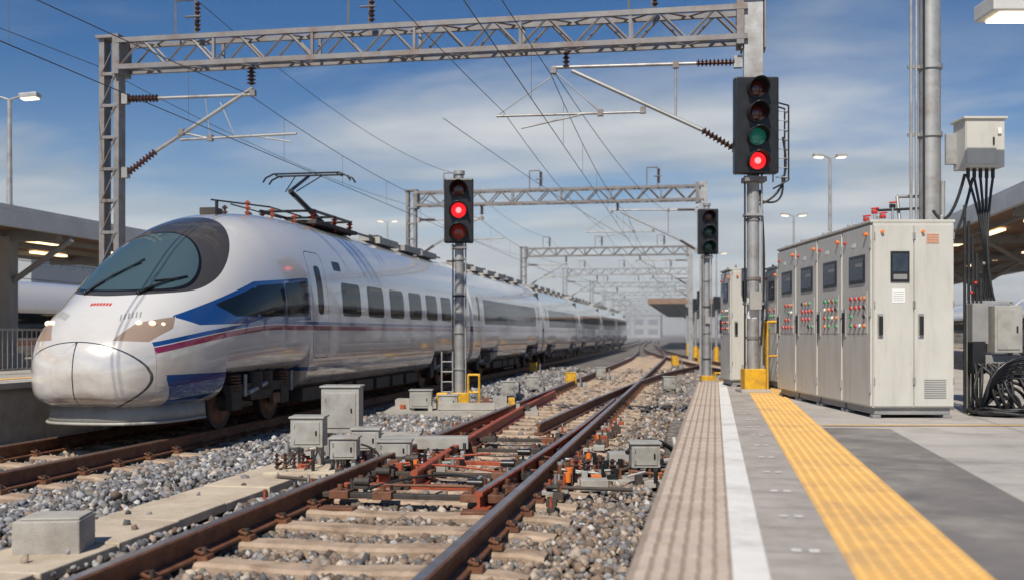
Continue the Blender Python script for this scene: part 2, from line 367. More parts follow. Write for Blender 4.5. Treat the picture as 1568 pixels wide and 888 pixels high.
# ---- point machine groups
def ebox(m,c,d,k='boxg',legs=True,zb=-.2):
    x,y,z=c; w,dp,h=d
    m.box((x,y,z),(w,dp,h),k); m.box((x,y,z+h/2+.012),(w+.04,dp+.04,.024),k)
    m.box((x,y-dp/2-.006,z),(w*.82,.012,h*.78),k); m.box((x+w*.3,y-dp/2-.018,z),(.02,.015,.06),'black')
    for s_ in(-1,1): m.cyl((x-w*.38,y-dp/2-.02,z+s_*h*.25-.02),(x-w*.38,y-dp/2-.02,z+s_*h*.25+.02),.008,'galv',n=6)
    if legs:
        for sx in(-1,1): m.box((x+sx*w*.36,y,(z-h/2+zb)/2),(.05,dp*.7,(z-h/2-zb)),'galv')
X0,Y0=site(-2.1,13.0)
e=empty('point_machine',(X0,Y0,0),A10)
m=MB(); m.box((-.1,-.45,-.19),(1.5,.9,.09),'slab'); m.box((.15,.65,-.2),(2.2,1.5,.08),'conc'); m.build('base_slab',e,bevel=.012)
m=MB()
ebox(m,(-.18,.75,.48),(.5,.4,.6)); ebox(m,(-.46,-.1,.26),(.4,.34,.36)); ebox(m,(.06,-.5,.1),(.32,.3,.24))
ebox(m,(.6,.1,.02),(.42,.32,.2)); ebox(m,(.2,.35,.12),(.35,.3,.26)); m.box((.85,1.1,.0),(1.3,.3,.16),'boxg'); m.box((.5,1.5,-.02),(.6,.5,.2),'conc')
m.build('housings',e,bevel=.01)
m=MB()
for k in range(130):
    x=random.uniform(-.85,1.5);y=random.uniform(-.85,1.3);h=random.uniform(.04,.15)
    t=random.random()
    if t<.4: m.cyl((x,y,-.16),(x,y,-.12+h),random.uniform(.012,.03),random.choice(['galv','black','dark','rust']),n=8)
    elif t<.7: m.tube([(x,y,-.1),(x+random.uniform(-.4,.4),y+.05,-.1+h*.3)],.016,random.choice(['galv','rust','dark','redrust']))
    else: m.box((x,y,-.12),(random.uniform(.05,.15),random.uniform(.05,.15),h),random.choice(['galv','dark','boxg','rust','redrust']))
for a in range(5):
    m.cable((-.6+.2*a,-.1,.1),(-.7+.3*a,-.7,-.15),-.05,.014,'rubber',side=(.1,-.05,.0))
for a in(0,1,2,3): m.insul((-.75+.1*a,-.62+.03*a,-.14),(-.75+.1*a,-.62+.03*a,.05),.035,4)
m.cyl((-.7,-.3,-.15),(-.7,-.3,.14),.03,'galv'); m.tube([(.3,-.4,-.1),(1.4,-.35,-.1)],.025,'galv'); m.tube([(.3,-.2,-.1),(1.5,-.1,-.08)],.02,'redrust')
m.build('fittings',e,bevel=.004)
X0,Y0=site(1.35,12.0)
e=empty('point_machine',(X0,Y0,0),A10)
m=MB(); m.box((-.05,0,-.22),(1.1,.7,.08),'conc'); ebox(m,(.2,-.02,.08),(.33,.3,.27)); m.box((-.45,-.75,-.16),(.3,.22,.12),'conc')
m.box((.1,.75,-.08),(.5,.3,.2),'boxg'); m.build('housings',e,bevel=.01)
m=MB()
for k in range(110):
    x=random.uniform(-.8,.6);y=random.uniform(-.5,1.1);h=random.uniform(.05,.17)
    t=random.random()
    if t<.45: m.cyl((x,y,-.19),(x,y,-.16+h),random.uniform(.012,.035),random.choice(['galv','black','rust','black']),n=8)
    elif t<.75: m.tube([(x,y,-.12),(x+random.uniform(-.5,.5),y+.05,-.12+h*.3)],.018,random.choice(['galv','rust','dark']))
    else: m.box((x,y,-.15),(random.uniform(.05,.14),random.uniform(.05,.14),h),random.choice(['boxg','dark','rust','black','orange']))
m.cable((.0,.0,.1),(.7,.8,.0),-.15,.03,'rubber'); m.tube([(.4,.1,-.02),(.62,.2,.0),(.68,.6,.06),(.66,.7,.2)],.035,'boxg')
for a in range(4): m.insul((-.6+.14*a,-.1,-.18),(-.6+.14*a,-.1,.04),.045,4)
m.cyl((-.7,-.35,-.16),(-.7,-.35,-.03),.045,'orange',n=12)
m.build('fittings',e,bevel=.004)

# ------------------------------------------------------------------ platforms
def P(u,v): return (-.358+.0216*v+u, v)
def quad(m,u0,u1,v0,v1,z,k):
    m.add([(*P(u0,v0),z),(*P(u1,v0),z),(*P(u1,v1),z),(*P(u0,v1),z)],[(0,1,2,3)],k)
e=empty('platform')
m=MB()
m.prism([P(.06,-8),P(16,-8),P(16,21.5),P(.06,21.5)],-.33,.42,'conc')
m.prism([P(0,-8),P(16,-8),P(16,21.5),P(0,21.5)],.42,.5,'conc','pave')
m.prism([P(4.6,21.5),P(16,21.5),P(16,150),P(4.6,150)],-.33,.5,'conc','pave')
m.build('platform_body',e)
m=MB()
quad(m,.0,.43,-8,21.45,.504,'tactb'); quad(m,.43,.58,-8,21.45,.505,'wline'); quad(m,.58,.92,-8,21.4,.504,'pave2'); quad(m,.92,1.47,-8,21.4,.505,'yline'); 
quad(m,1.47,2.15,-8,11.2,.504,'darkband')  # darker band along the platform beside the yellow strip
def rq(m,e0,e1,n0,n1,z,k):
    m.add([(*site(e0,n0),z),(*site(e1,n0),z),(*site(e1,n1),z),(*site(e0,n1),z)],[(0,1,2,3)],k)
rq(m,3.35,9.5,11.0,11.09,.509,'yline')
for v in np.arange(-6,21,1.2): quad(m,2.16,12,v,v+.009,.507,'joint')
for v in np.arange(-6,21,.6): quad(m,.585,.915,v,v+.006,.508,'joint')
for u in(3.4,4.6,5.8,7): quad(m,u,u+.009,-6,21,.5065,'joint')
for v in np.arange(3,14,.9):
    for u in(.7,.78): quad(m,u,u+.045,v,v+.06,.5095,'wline')
m.build('markings',e)
m=MB()
for v in np.arange(2.5,21,.30):
    for i in range(6):
        u=.04+i*.066
        a=P(u,v+.015);b=P(u+.038,v+.285)
        m.b2(a[0],b[0],a[1],b[1],.504,.514,'tact')
m.build('tactile_ridges',e)
m=MB()
for v in np.arange(3,17,.075):
    for i in range(8):
        x,y=P(.955+i*.068,v); m.cyl((x,y,.505),(x,y,.511),.02,'yline',r1=.013,n=6)
m.build('tactile_domes',e)
e=empty('platform')
m=MB(); m.b2(-20.4,-10.25,-10,150,-.33,.66,'conc'); m.b2(-20.5,-10.15,-10,150,.66,.75,'conc'); m.build('platform_body',e)
m=MB(); m.b2(-10.6,-10.5,-10,150,.752,.756,'wline'); m.b2(-11.2,-10.9,-10,150,.752,.757,'yline'); m.build('markings',e)

def fence(name,x,y0,y1,z,h):
    m=MB(); n=int((y1-y0)/1.5)
    for i in range(n+1): m.box((x,y0+i*1.5,z+h/2),(.05,.05,h),'galv')
    for zz in(.08,h-.03): m.b2(x-.02,x+.02,y0,y0+n*1.5,z+zz-.02,z+zz+.02,'galv')
    y=y0
    while y<y0+n*1.5: m.cyl((x,y,z+.08),(x,y,z+h-.03),.011,'galv',n=4); y+=.14
    m.build(name)
fence('platform_fence',-12.4,12,34,.75,.85)
fence('platform_fence',8.2,14,32,.5,1.0)

# ------------------------------------------------------------------ canopies
def canopy(x0,x1,y0,y1,zb,zt,xc,zf,lights=True,step=7.5,ks='steelcol',kr='roofw'):
    e=empty('platform_canopy'); m=MB()
    m.b2(x0,x1,y0,y1,zb+.12,zt-.05,'soff'); m.b2(x0-.12,x1+.12,y0-.12,y1+.12,zt-.05,zt+.05,kr)
    m.b2(x0-.15,x0-.02,y0-.1,y1+.1,zb,zt-.06,kr); m.b2(x1+.02,x1+.15,y0-.1,y1+.1,zb,zt-.06,kr); m.b2(x0,x1,y0-.15,y0-.02,zb,zt-.06,kr)
    m.build('roof',e)
    m=MB(); y=y0+2
    while y<y1:
        m.box((xc,y,(zf+zb)/2),(.3,.3,zb-zf),ks); m.box((xc,y,zf+.15),(.5,.5,.3),'conc')
        m.b2(x0+.1,x1-.1,y-.1,y+.1,zb-.12,zb+.13,ks)
        m.cyl((xc,y,zb-1.1),(xc-1.6,y,zb-.1),.07,ks); m.cyl((xc,y,zb-1.1),(xc+1.6,y,zb-.1),.07,ks)
        y+=step
    for xx in np.arange(x0+.8,x1,1.6): m.b2(xx-.05,xx+.05,y0,y1,zb+.0,zb+.12,ks)
    m.build('columns',e)
    if lights:
        m=MB(); y=y0+1
        while y<y1:
            for xx in(x0+1.3,(x0+x1)/2+.7): m.box((xx,y,zb+.06),(.18,1.5,.06),'led')
            y+=3.6
        m.build('canopy_lights',e)
canopy(-19.5,-14,4,70,3.7,4.1,-15.4,.75)
canopy(7.0,14.5,15,120,4.25,4.65,10.2,.5)
canopy(-4.6,4.2,112,200,4.7,5.2,0,-.3,kr='soff',lights=False)

# ------------------------------------------------------------------ train
def boxsd(y,z,y0,y1,z0,z1,r=.06):
    qx=np.abs(y-(y0+y1)/2)-(y1-y0)/2+r; qz=np.abs(z-(z0+z1)/2)-(z1-z0)/2+r
    return -(np.hypot(np.maximum(qx,0),np.maximum(qz,0))+np.minimum(np.maximum(qx,qz),0)-r)
def polysd(px,pz,poly):
    d=np.full(px.shape,1e9); inside=np.zeros(px.shape,bool); n=len(poly)
    for i in range(n):
        ax,az=poly[i];bx,bz=poly[(i+1)%n]
        ex,ez=bx-ax,bz-az; t=np.clip(((px-ax)*ex+(pz-az)*ez)/(ex*ex+ez*ez),0,1)
        d=np.minimum(d,np.hypot(px-ax-t*ex,pz-az-t*ez))
        c=((az>pz)!=(bz>pz))
        xi=(bx-ax)*(pz-az)/(bz-az+1e-12)+ax
        inside^=c&(px<xi)
    return np.where(inside,d,-d)
def trainmat(name,blue,red,low):
    m,nt,b=newmat(name); N=nt.nodes;L=nt.links
    def attr(a):
        n=N.new('ShaderNodeAttribute'); n.attribute_name=a; return n.outputs['Fac']
    def math_(op,a,bv=None):
        n=N.new('ShaderNodeMath'); n.operation=op
        for i,x in enumerate((a,bv)):
            if x is None: continue
            if isinstance(x,(int,float)): n.inputs[i].default_value=x
            else: L.new(x,n.inputs[i])
        return n.outputs[0]
    def mix(f,a,bc):
        n=N.new('ShaderNodeMix'); n.data_type='RGBA'; L.new(f,n.inputs[0])
        if isinstance(a,tuple): n.inputs[6].default_value=(*a,1)
        else: L.new(a,n.inputs[6])
        if isinstance(bc,tuple): n.inputs[7].default_value=(*bc,1)
        else: L.new(bc,n.inputs[7])
        return n.outputs[2]
    def mixf(f,a,bv):
        n=N.new('ShaderNodeMix'); L.new(f,n.inputs[0])
        for i,x in((2,a),(3,bv)):
            if isinstance(x,(int,float)): n.inputs[i].default_value=x
            else: L.new(x,n.inputs[i])
        return n.outputs[0]
    tc=N.new('ShaderNodeTexCoord')
    mp=N.new('ShaderNodeMapping'); mp.inputs['Scale'].default_value=(1,.5,1.8); L.new(tc.outputs['Object'],mp.inputs[0])
    n1=N.new('ShaderNodeTexNoise'); n1.inputs['Scale'].default_value=1.3; n1.inputs['Detail'].default_value=9; n1.inputs['Roughness'].default_value=.68; L.new(mp.outputs[0],n1.inputs['Vector'])
    sp=N.new('ShaderNodeSeparateXYZ'); L.new(tc.outputs['Object'],sp.inputs[0])
    hz=N.new('ShaderNodeMapRange'); hz.inputs[1].default_value=1.9; hz.inputs[2].default_value=.4; hz.inputs[3].default_value=.06; hz.inputs[4].default_value=1.0; L.new(sp.outputs[2],hz.inputs[0])
    dn=N.new('ShaderNodeMapRange'); dn.inputs[1].default_value=.3; dn.inputs[2].default_value=.72; L.new(n1.outputs['Fac'],dn.inputs[0])
    col=mix(math_('MULTIPLY',hz.outputs[0],dn.outputs[0]),(.80,.775,.735),(.36,.27,.20))
    st=attr('m_stripe')
    col=mix(math_('LESS_THAN',math_('ABSOLUTE',st),.042),col,red)
    col=mix(math_('LESS_THAN',math_('ABSOLUTE',math_('SUBTRACT',st,.085)),.03),col,blue)
    col=mix(math_('LESS_THAN',math_('ABSOLUTE',attr('m_low')),.035),col,low)
    col=mix(math_('GREATER_THAN',attr('m_blue'),0.0),col,blue)
    can=math_('GREATER_THAN',attr('m_can'),0.0); col=mix(can,col,(.05,.047,.048))
    gl=math_('GREATER_THAN',attr('m_glass'),0.0); col=mix(gl,col,(.010,.016,.022))
    ws=math_('GREATER_THAN',attr('m_ws'),0.0); col=mix(ws,col,(.05,.085,.10))
    hl=math_('GREATER_THAN',attr('m_head'),0.0); col=mix(hl,col,(.30,.22,.17))
    seam=math_('LESS_THAN',math_('ABSOLUTE',attr('m_seam')),.009); col=mix(seam,col,(.06,.06,.06))
    seal=math_('LESS_THAN',math_('ABSOLUTE',attr('m_ws')),.02); col=mix(seal,col,(.008,.008,.009))
    L.new(col,b.inputs['Base Color'])
    ro=mixf(dn.outputs[0],.12,.27); ro=mixf(gl,ro,.06); ro=mixf(can,ro,.10); ro=mixf(ws,ro,.03)
    L.new(ro,b.inputs['Roughness'])
    dark=math_('MAXIMUM',gl,math_('MAXIMUM',can,hl))
    L.new(mixf(dark,1.0,0.0),b.inputs['Coat Weight']); b.inputs['Coat Roughness'].default_value=.04; b.inputs['Coat IOR'].default_value=1.7
    L.new(mixf(math_('MAXIMUM',dark,ws),.22,0.0),b.inputs['Metallic'])
    L.new(mixf(gl,.5,.25),b.inputs['Specular IOR Level'])
    bn=N.new('ShaderNodeTexNoise'); bn.inputs['Scale'].default_value=1.1; bn.inputs['Detail'].default_value=2; L.new(tc.outputs['Object'],bn.inputs['Vector'])
    bp=N.new('ShaderNodeBump'); bp.inputs['Strength'].default_value=.2; bp.inputs['Distance'].default_value=.03; L.new(bn.outputs['Fac'],bp.inputs['Height']); L.new(bp.outputs['Normal'],b.inputs['Normal'])
    return m
M['train']=trainmat('train_paint',(.012,.075,.26),(.30,.02,.07),(.02,.08,.25))
M['train2']=trainmat('train_paint_orange',(.45,.16,.03),(.45,.14,.03),(.45,.2,.05))
M['headl']=pm('headlamp',(.8,.7,.6),(.8,.7,.6),3,.2,emis=(1,.75,.5),estr=1.0)

SK=[0,.03,.1,.2,.38,.6,1,1.5,2,2.6,3.2,4,5.5,7]
WK=[.05,.34,.55,.72,.88,1.01,1.14,1.25,1.33,1.39,1.42,1.44,1.45,1.45]
TK=[1.0,1.20,1.35,1.47,1.65,1.84,2.14,2.5,2.84,3.15,3.37,3.56,3.70,3.74]
BK=[.88,.68,.58,.52,.47,.44,.42,.42,.42,.42,.42,.42,.42,.42]
ZK=[.95,.95,.96,.98,1.02,1.07,1.15,1.25,1.36,1.45,1.5,1.55,1.58,1.6]
PK=[2.0,2.0,2.1,2.2,2.3,2.3,2.15,2.15,2.2,2.3,2.4,2.5,2.6,2.6]
def build_car(parent,y0,y1,nose,matk,xc,z_off=0,N=120,step=.09,zones=None):
    Lc=y1-y0
    if nose:
        s=np.concatenate([[0],1.4*(np.arange(1,56)/55)**1.9,np.arange(1.4+.04,5,.045),np.arange(5,Lc,step),[Lc]])
    else: s=np.concatenate([np.arange(0,Lc,step),[Lc]])
    for a,b in zones:
        s=np.concatenate([s,[a-.006,a+.006,b-.006,b+.006]])
    s=np.unique(np.sort(s))
    if nose:
        q=np.clip(s,0,7); w=pchip(SK,WK,q);t=pchip(SK,TK,q);bt=pchip(SK,BK,q);zm=pchip(SK,ZK,q);pu=pchip(SK,PK,q)
    else:
        o=np.ones_like(s); w=1.45*o;t=3.74*o;bt=.42*o;zm=1.6*o;pu=2.6*o
    for a,b in zones: bt=np.where((s>a)&(s<b),.80,bt)
    th=2*np.pi*(np.arange(N)+.5)/N - np.pi/2
    c,sn=np.cos(th),np.sin(th)
    pe=np.where(sn[None]>0,pu[:,None],4.5)
    x=w[:,None]*np.sign(c)[None]*np.abs(c)[None]**(2/pe)
    hz=np.where(sn[None]>0,(t-zm)[:,None],(zm-bt)[:,None])
    z=zm[:,None]+hz*np.sign(sn)[None]*np.abs(sn)[None]**(2/pe)
    S=np.repeat(s[:,None],N,1)
    n=len(s)
    V=np.stack([x+xc,S+y0,z+z_off],-1).reshape(-1,3)
    fs=[]
    for i in range(n-1):
        for j in range(N):
            a=i*N+j;b=i*N+(j+1)%N; fs.append((a,b,b+N,a+N))
    fs.append(tuple(range(N-1,-1,-1))); fs.append(tuple((n-1)*N+j for j in range(N)))
    me=bpy.data.meshes.new('car_body'); me.from_pydata(V.tolist(),[],fs); me.materials.append(M[matk]); me.polygons.foreach_set('use_smooth',[True]*len(fs)); me.update()
    def at(nm,v):
        a=me.attributes.new(nm,'FLOAT','POINT'); a.data.foreach_set('value',np.asarray(v,np.float32).ravel())
    neg=np.full(S.shape,-1.0)
    if nose:
        zc=1.60-.34*np.clip((3.6-S)/3.1,0,1)**1.7
        m_st=np.where(S>.5,z-zc,1.0)
    else: m_st=z-1.60
    at('m_stripe',m_st)
    at('m_low',np.where(S>(1.2 if nose else 0),z-.86,1.0))
    gl=neg.copy(); seam=np.full(S.shape,1.0)
    if nose:
        k=6.75
        while k<Lc-1.5:
            gl=np.maximum(gl,boxsd(S,z,k,k+1.15,1.84,2.5,.1)); k+=1.62
        gl=np.maximum(gl,boxsd(S,z,6.5,6.95,2.72,2.9,.03))
        gl=np.maximum(gl,polysd(S,z,[(1.75,1.93),(3.0,2.27),(4.95,2.43),(4.95,1.8),(2.2,1.76)]))
        for a in(2.9,3.95): gl=np.minimum(gl,np.abs(S-a)-.02)
        gl=np.maximum(gl,boxsd(S,z,5.42,5.72,1.85,2.75,.08))
        bl=polysd(S,z,[(.95,1.74),(2.9,2.33),(5.03,2.5),(5.03,1.74),(1.35,1.62)])
        bl=np.maximum(bl,polysd(S,z,[(.62,.92),(2.3,.92),(1.5,.5),(.8,.45)]))
        seam=np.where(S>4,boxsd(S,z,5.15,5.95,1.05,3.0,.14),1.0)
        at('m_blue',bl)
        can=np.where(z>1.5,1-np.sqrt(((S-2.15)/1.30)**2+(x/1.08)**2),-1.0); at('m_can',can)
        ws=np.where(z>1.5,(1-np.sqrt(((S-1.72)/.76)**2+(np.abs(x)/.90)**2.0))*.8,-1.0); at('m_ws',ws)
        hd=np.where(S<1.4,polysd(np.abs(x),z,[(.45,1.40),(.64,1.64),(.96,1.74),(1.0,1.56),(.86,1.38)]),-1.0); at('m_head',hd)
        front=(1-np.sqrt((x/.92)**2+((z-.9)/.48)**2))*.6
        fs_=np.where((S<1.3),front,1.0)
        cent=np.where((S<.5)&(z<1.36),x*1.0,1.0)
        seam=np.where(S<1.3,np.where(np.abs(fs_)<np.abs(cent),fs_,cent),seam)
    else:
        gl=boxsd(S,z,1.9,Lc-1.9,1.8,2.62,.08)
        gl=np.maximum(gl,boxsd(S,z,.9,1.2,1.9,2.7,.08)); gl=np.maximum(gl,boxsd(S,z,Lc-1.2,Lc-.9,1.9,2.7,.08))
        seam=np.maximum(boxsd(S,z,.65,1.5,1.0,3.0,.12),boxsd(S,z,Lc-1.5,Lc-.65,1.0,3.0,.12))
        at('m_blue',neg);at('m_can',neg);at('m_ws',neg);at('m_head',neg)
    pan=((S+.3)%1.5)-.75
    seam=np.where((z<.78)&(S>2.6),np.where(np.abs(pan)<np.abs(seam),pan,seam),seam)
    at('m_glass',gl); at('m_seam',seam)
    o=bpy.data.objects.new('car_body',me); scene.collection.objects.link(o); o.parent=parent
    return o
def bogie(m,xc,yc,z=0):
    for dy in(-.95,.95):
        m.cyl((xc-.95,yc+dy,z+.43),(xc+.95,yc+dy,z+.43),.08,'dark',n=10)
        for sx in(-1,1):
            m.cyl((xc+sx*.80,yc+dy,z+.43),(xc+sx*.92,yc+dy,z+.43),.43,'dark',n=28); m.cyl((xc+sx*.92,yc+dy,z+.43),(xc+sx*.94,yc+dy,z+.43),.36,'rust',r1=.3,n=28)
            m.cyl((xc+sx*.94,yc+dy,z+.43),(xc+sx*1.2,yc+dy,z+.43),.15,'dark',n=14); m.box((xc+sx*1.16,yc+dy,z+.45),(.12,.36,.3),'dark')
            for q in range(5): m.cyl((xc+sx*1.16,yc+dy+.0,z+.62+.05*q),(xc+sx*1.16,yc+dy,z+.645+.05*q),.11,'rust',n=12)
            m.cyl((xc+sx*1.22,yc+dy+.28*sx,z+.5),(xc+sx*1.22,yc+dy+.28*sx,z+.85),.035,'galv')
    for sx in(-1,1):
        m.box((xc+sx*1.14,yc,z+.62),(.14,2.3,.16),'dark'); m.box((xc+sx*1.14,yc,z+.5),(.16,.9,.16),'dark')
        m.cyl((xc+sx*1.16,yc-.2,z+.6),(xc+sx*1.16,yc-.2,z+.88),.14,'dark',n=14); m.cyl((xc+sx*1.16,yc+.2,z+.6),(xc+sx*1.16,yc+.2,z+.88),.14,'dark',n=14)
        m.cyl((xc+sx*1.24,yc-.6,z+.55),(xc+sx*1.24,yc+.1,z+.68),.04,'galv'); m.box((xc+sx*1.2,yc+.55,z+.4),(.08,.3,.18),'rust')
    m.box((xc,yc,z+.6),(2.1,.5,.25),'dark')
TR=empty('high_speed_train')
NY=12.55
ends=[NY,31.2,46.8,62.4,78,93.6,109]
und=MB(); roof=MB()
for i in range(6):
    a=ends[i]+(.0 if i==0 else .18); b=ends[i+1]-.18; Lc=b-a
    z1=(1.9,4.95) if i==0 else (1.3,4.4); z2=(Lc-4.4,Lc-1.3)
    build_car(TR,a,b,i==0,'train',XT,N=200 if i==0 else 100,step=.07 if i==0 else .13,zones=[z1,z2])
    und.b2(XT-1.0,XT+1.0,a+(1.8 if i==0 else .1),b-.1,.7,1.0,'dark')
    for zz in(z1,z2): bogie(und,XT,a+(zz[0]+zz[1])/2)
    k=a+z1[1]+.3
    while k<a+z2[0]-1.2:
        l=random.uniform(.8,1.7); und.b2(XT-1.2,XT+1.2,k,min(k+l,a+z2[0]-.1),.25,.5,'dark'); k+=l+.25
    und.b2(XT-1.18,XT+1.18,b-.02,b+.38,.6,3.35,'rubber')
    rl=[(a+.15*Lc+j*Lc*.14) for j in range(6)] if i>0 else [NY+12.2,NY+14.4,NY+16.2]
    for k in rl:
        roof.box((XT,k,3.76),(1.5,Lc*.07+.3,.16),'boxg' if random.random()<.5 else 'steelcol')
        if random.random()<.6: roof.box((XT+.3,k,3.88),(.4,.4,.12),'dark')
und.build('underframe_and_bogies',TR,bevel=.008)
Yp=20.7
roof.box((XT,Yp+.4,3.77),(1.4,2.6,.08),'dark')
for sx in(-1,1):
    for yy in(-.7,.6,1.6): roof.insul((XT+sx*.55,Yp+yy,3.7),(XT+sx*.55,Yp+yy,4.0),.08,4,'redrust')
    roof.box((XT+sx*.55,Yp+.45,4.02),(.06,2.5,.05),'black')
for yy in(-.65,.55,1.6): roof.box((XT,Yp+yy,4.02),(1.2,.06,.05),'black')
roof.tube([(XT,Yp+1.3,4.0),(XT,Yp-.55,4.45)],.055,'black',8); roof.tube([(XT,Yp-.55,4.45),(XT,Yp+.5,4.92)],.035,'black',8)
roof.tube([(XT+.05,Yp+1.0,3.95),(XT+.05,Yp-.45,4.33)],.02,'galv'); roof.tube([(XT-.12,Yp-.5,4.45),(XT-.3,Yp+.45,4.9)],.015,'black'); roof.tube([(XT+.12,Yp-.5,4.45),(XT+.3,Yp+.45,4.9)],.015,'black')
for dy in(.35,.68):
    roof.tube([(XT-1.0,Yp+dy,4.78),(XT-.93,Yp+dy,4.88),(XT-.75,Yp+dy,4.96),(XT+.75,Yp+dy,4.96),(XT+.93,Yp+dy,4.88),(XT+1.0,Yp+dy,4.78)],.022,'black')
for sx in(-.7,.7): roof.tube([(XT+sx,Yp+.35,4.93),(XT+sx,Yp+.68,4.93)],.018,'black')
for j in range(7):
    y=17.3+j*.55; roof.insul((XT+.35*(-1)**j,y,3.62),(XT+.35*(-1)**j,y,3.88),.06,3,'ins' if j%2 else 'redrust')
roof.tube([(XT-.3,17.2,3.9),(XT+.3,18.4,3.9),(XT+.3,20,3.9)],.018,'black'); roof.tube([(XT-.3,18,3.92),(XT-.3,20.4,3.92)],.016,'black')
roof.cyl((XT+.2,16.4,3.5),(XT+.2,16.4,3.78),.03,'black'); roof.box((XT-.2,17.0,3.66),(.3,.3,.12),'dark')
for j in range(10):
    y=22.8+j*.5; roof.box((XT+random.uniform(-.5,.5),y,3.8),(.25,.3,.16),random.choice(['dark','boxg','steelcol']))
roof.tube([(XT+.6,22.5,3.8),(XT+.6,30.5,3.8)],.03,'black')
roof.build('roof_equipment_and_pantograph',TR,bevel=.008)
# front skirt / pilot
m=MB()
out=[];inn=[]
for t in np.linspace(-1,1,25):
    x=1.02*np.sign(t)*(1-(1-abs(t))**1.9); y=NY+.32+1.5*abs(t)**2.6
    out.append((XT+x,y)); inn.append((XT+x*.9,y+.12))
n=len(out)
vs=[(x,y,.24) for x,y in out]+[(XT+(x-XT)*.97,y+.03,.50) for x,y in out]+[(x,y,.24) for x,y in inn]+[(x,y,.50) for x,y in inn]
fs=[(i,i+1,n+i+1,n+i) for i in range(n-1)]+[(i,2*n+i,2*n+i+1,i+1) for i in range(n-1)]+[(2*n+i,3*n+i,3*n+i+1,2*n+i+1) for i in range(n-1)]+[(n+i,n+i+1,3*n+i+1,3*n+i) for i in range(n-1)]
m.add(vs,fs,'boxg',True)
m.tube([(x,y-.02,.25) for x,y in out],.022,'boxg',8)
m.b2(XT-.8,XT+.8,NY+.8,NY+1.8,.3,.6,'dark')
m.build('front_skirt',TR)
def surf(s,x):
    w=pchip(SK,WK,np.array([s]))[0];t=pchip(SK,TK,np.array([s]))[0];zm=pchip(SK,ZK,np.array([s]))[0];p=pchip(SK,PK,np.array([s]))[0]
    return zm+(t-zm)*(max(0,1-(abs(x)/w)**p))**(1/p)
m=MB()
for x0,x1 in((-.42,.12),(.42,.78)):
    pts=[]
    for t in np.linspace(0,1,7):
        s=.95+.6*t; x=x0+(x1-x0)*t; pts.append((XT+x,NY+s,surf(s,x)+.035))
    m.tube(pts,.013,'black'); m.tube(pts[:3],.02,'black'); m.ball(pts[0],.035,'black')
    q=pts[5]; m.tube([(q[0]-.22,q[1]-.2,surf(q[1]-NY-.2,q[0]-.22-XT)+.028),q,(q[0]+.1,q[1]+.18,surf(q[1]+.18-NY,q[0]+.1-XT)+.028)],.012,'black')
m.build('windscreen_wipers',TR)
m=MB()
for i in range(7):
    x0=-.16+i*.048; s0,s1=.66,.71
    m.add([(XT+x,NY+s,surf(s,x)+.004) for x,s in((x0,s0),(x0+.032,s0),(x0+.032,s1),(x0,s1))],[(0,1,2,3)],'red')
m.build('hood_emblem',TR)
m=MB()
for sx in(-1,1):
    for s,x,r in((.55,.66,.05),(.66,.80,.055),(.78,.90,.035)):
        m.ball((XT+sx*x,NY+s,surf(s,x)-.012),(r,r,r*.8),'headl')
    for q in range(6):
        x=.42+.042*q; s=.46+.03*q
        m.add([(XT+sx*xx,NY+ss,surf(ss,xx)+.004) for xx,ss in((x,s),(x+.016,s+.008),(x-.012,s+.09),(x-.028,s+.082))],[(0,1,2,3)],'cabdark')
m.build('headlights',TR)
# parked trains
for xc,z_off,sets in((-23,-.45,((2,20),(20.3,38),(38.3,56),(56.3,74))),(18.6,-.3,((24,42),(42.3,60),(60.3,78),(78.3,96)))):
    T2=empty('high_speed_train')
    for a,b in sets: build_car(T2,a,b,False,'train2',xc,z_off=z_off,N=60,step=.3,zones=[(1.3,4.4),(b-a-4.4,b-a-1.3)])
    m=MB(); m.b2(xc-1.2,xc+1.2,sets[0][0]+1,sets[-1][1]-1,.0,.6,'dark'); m.build('underframe',T2)

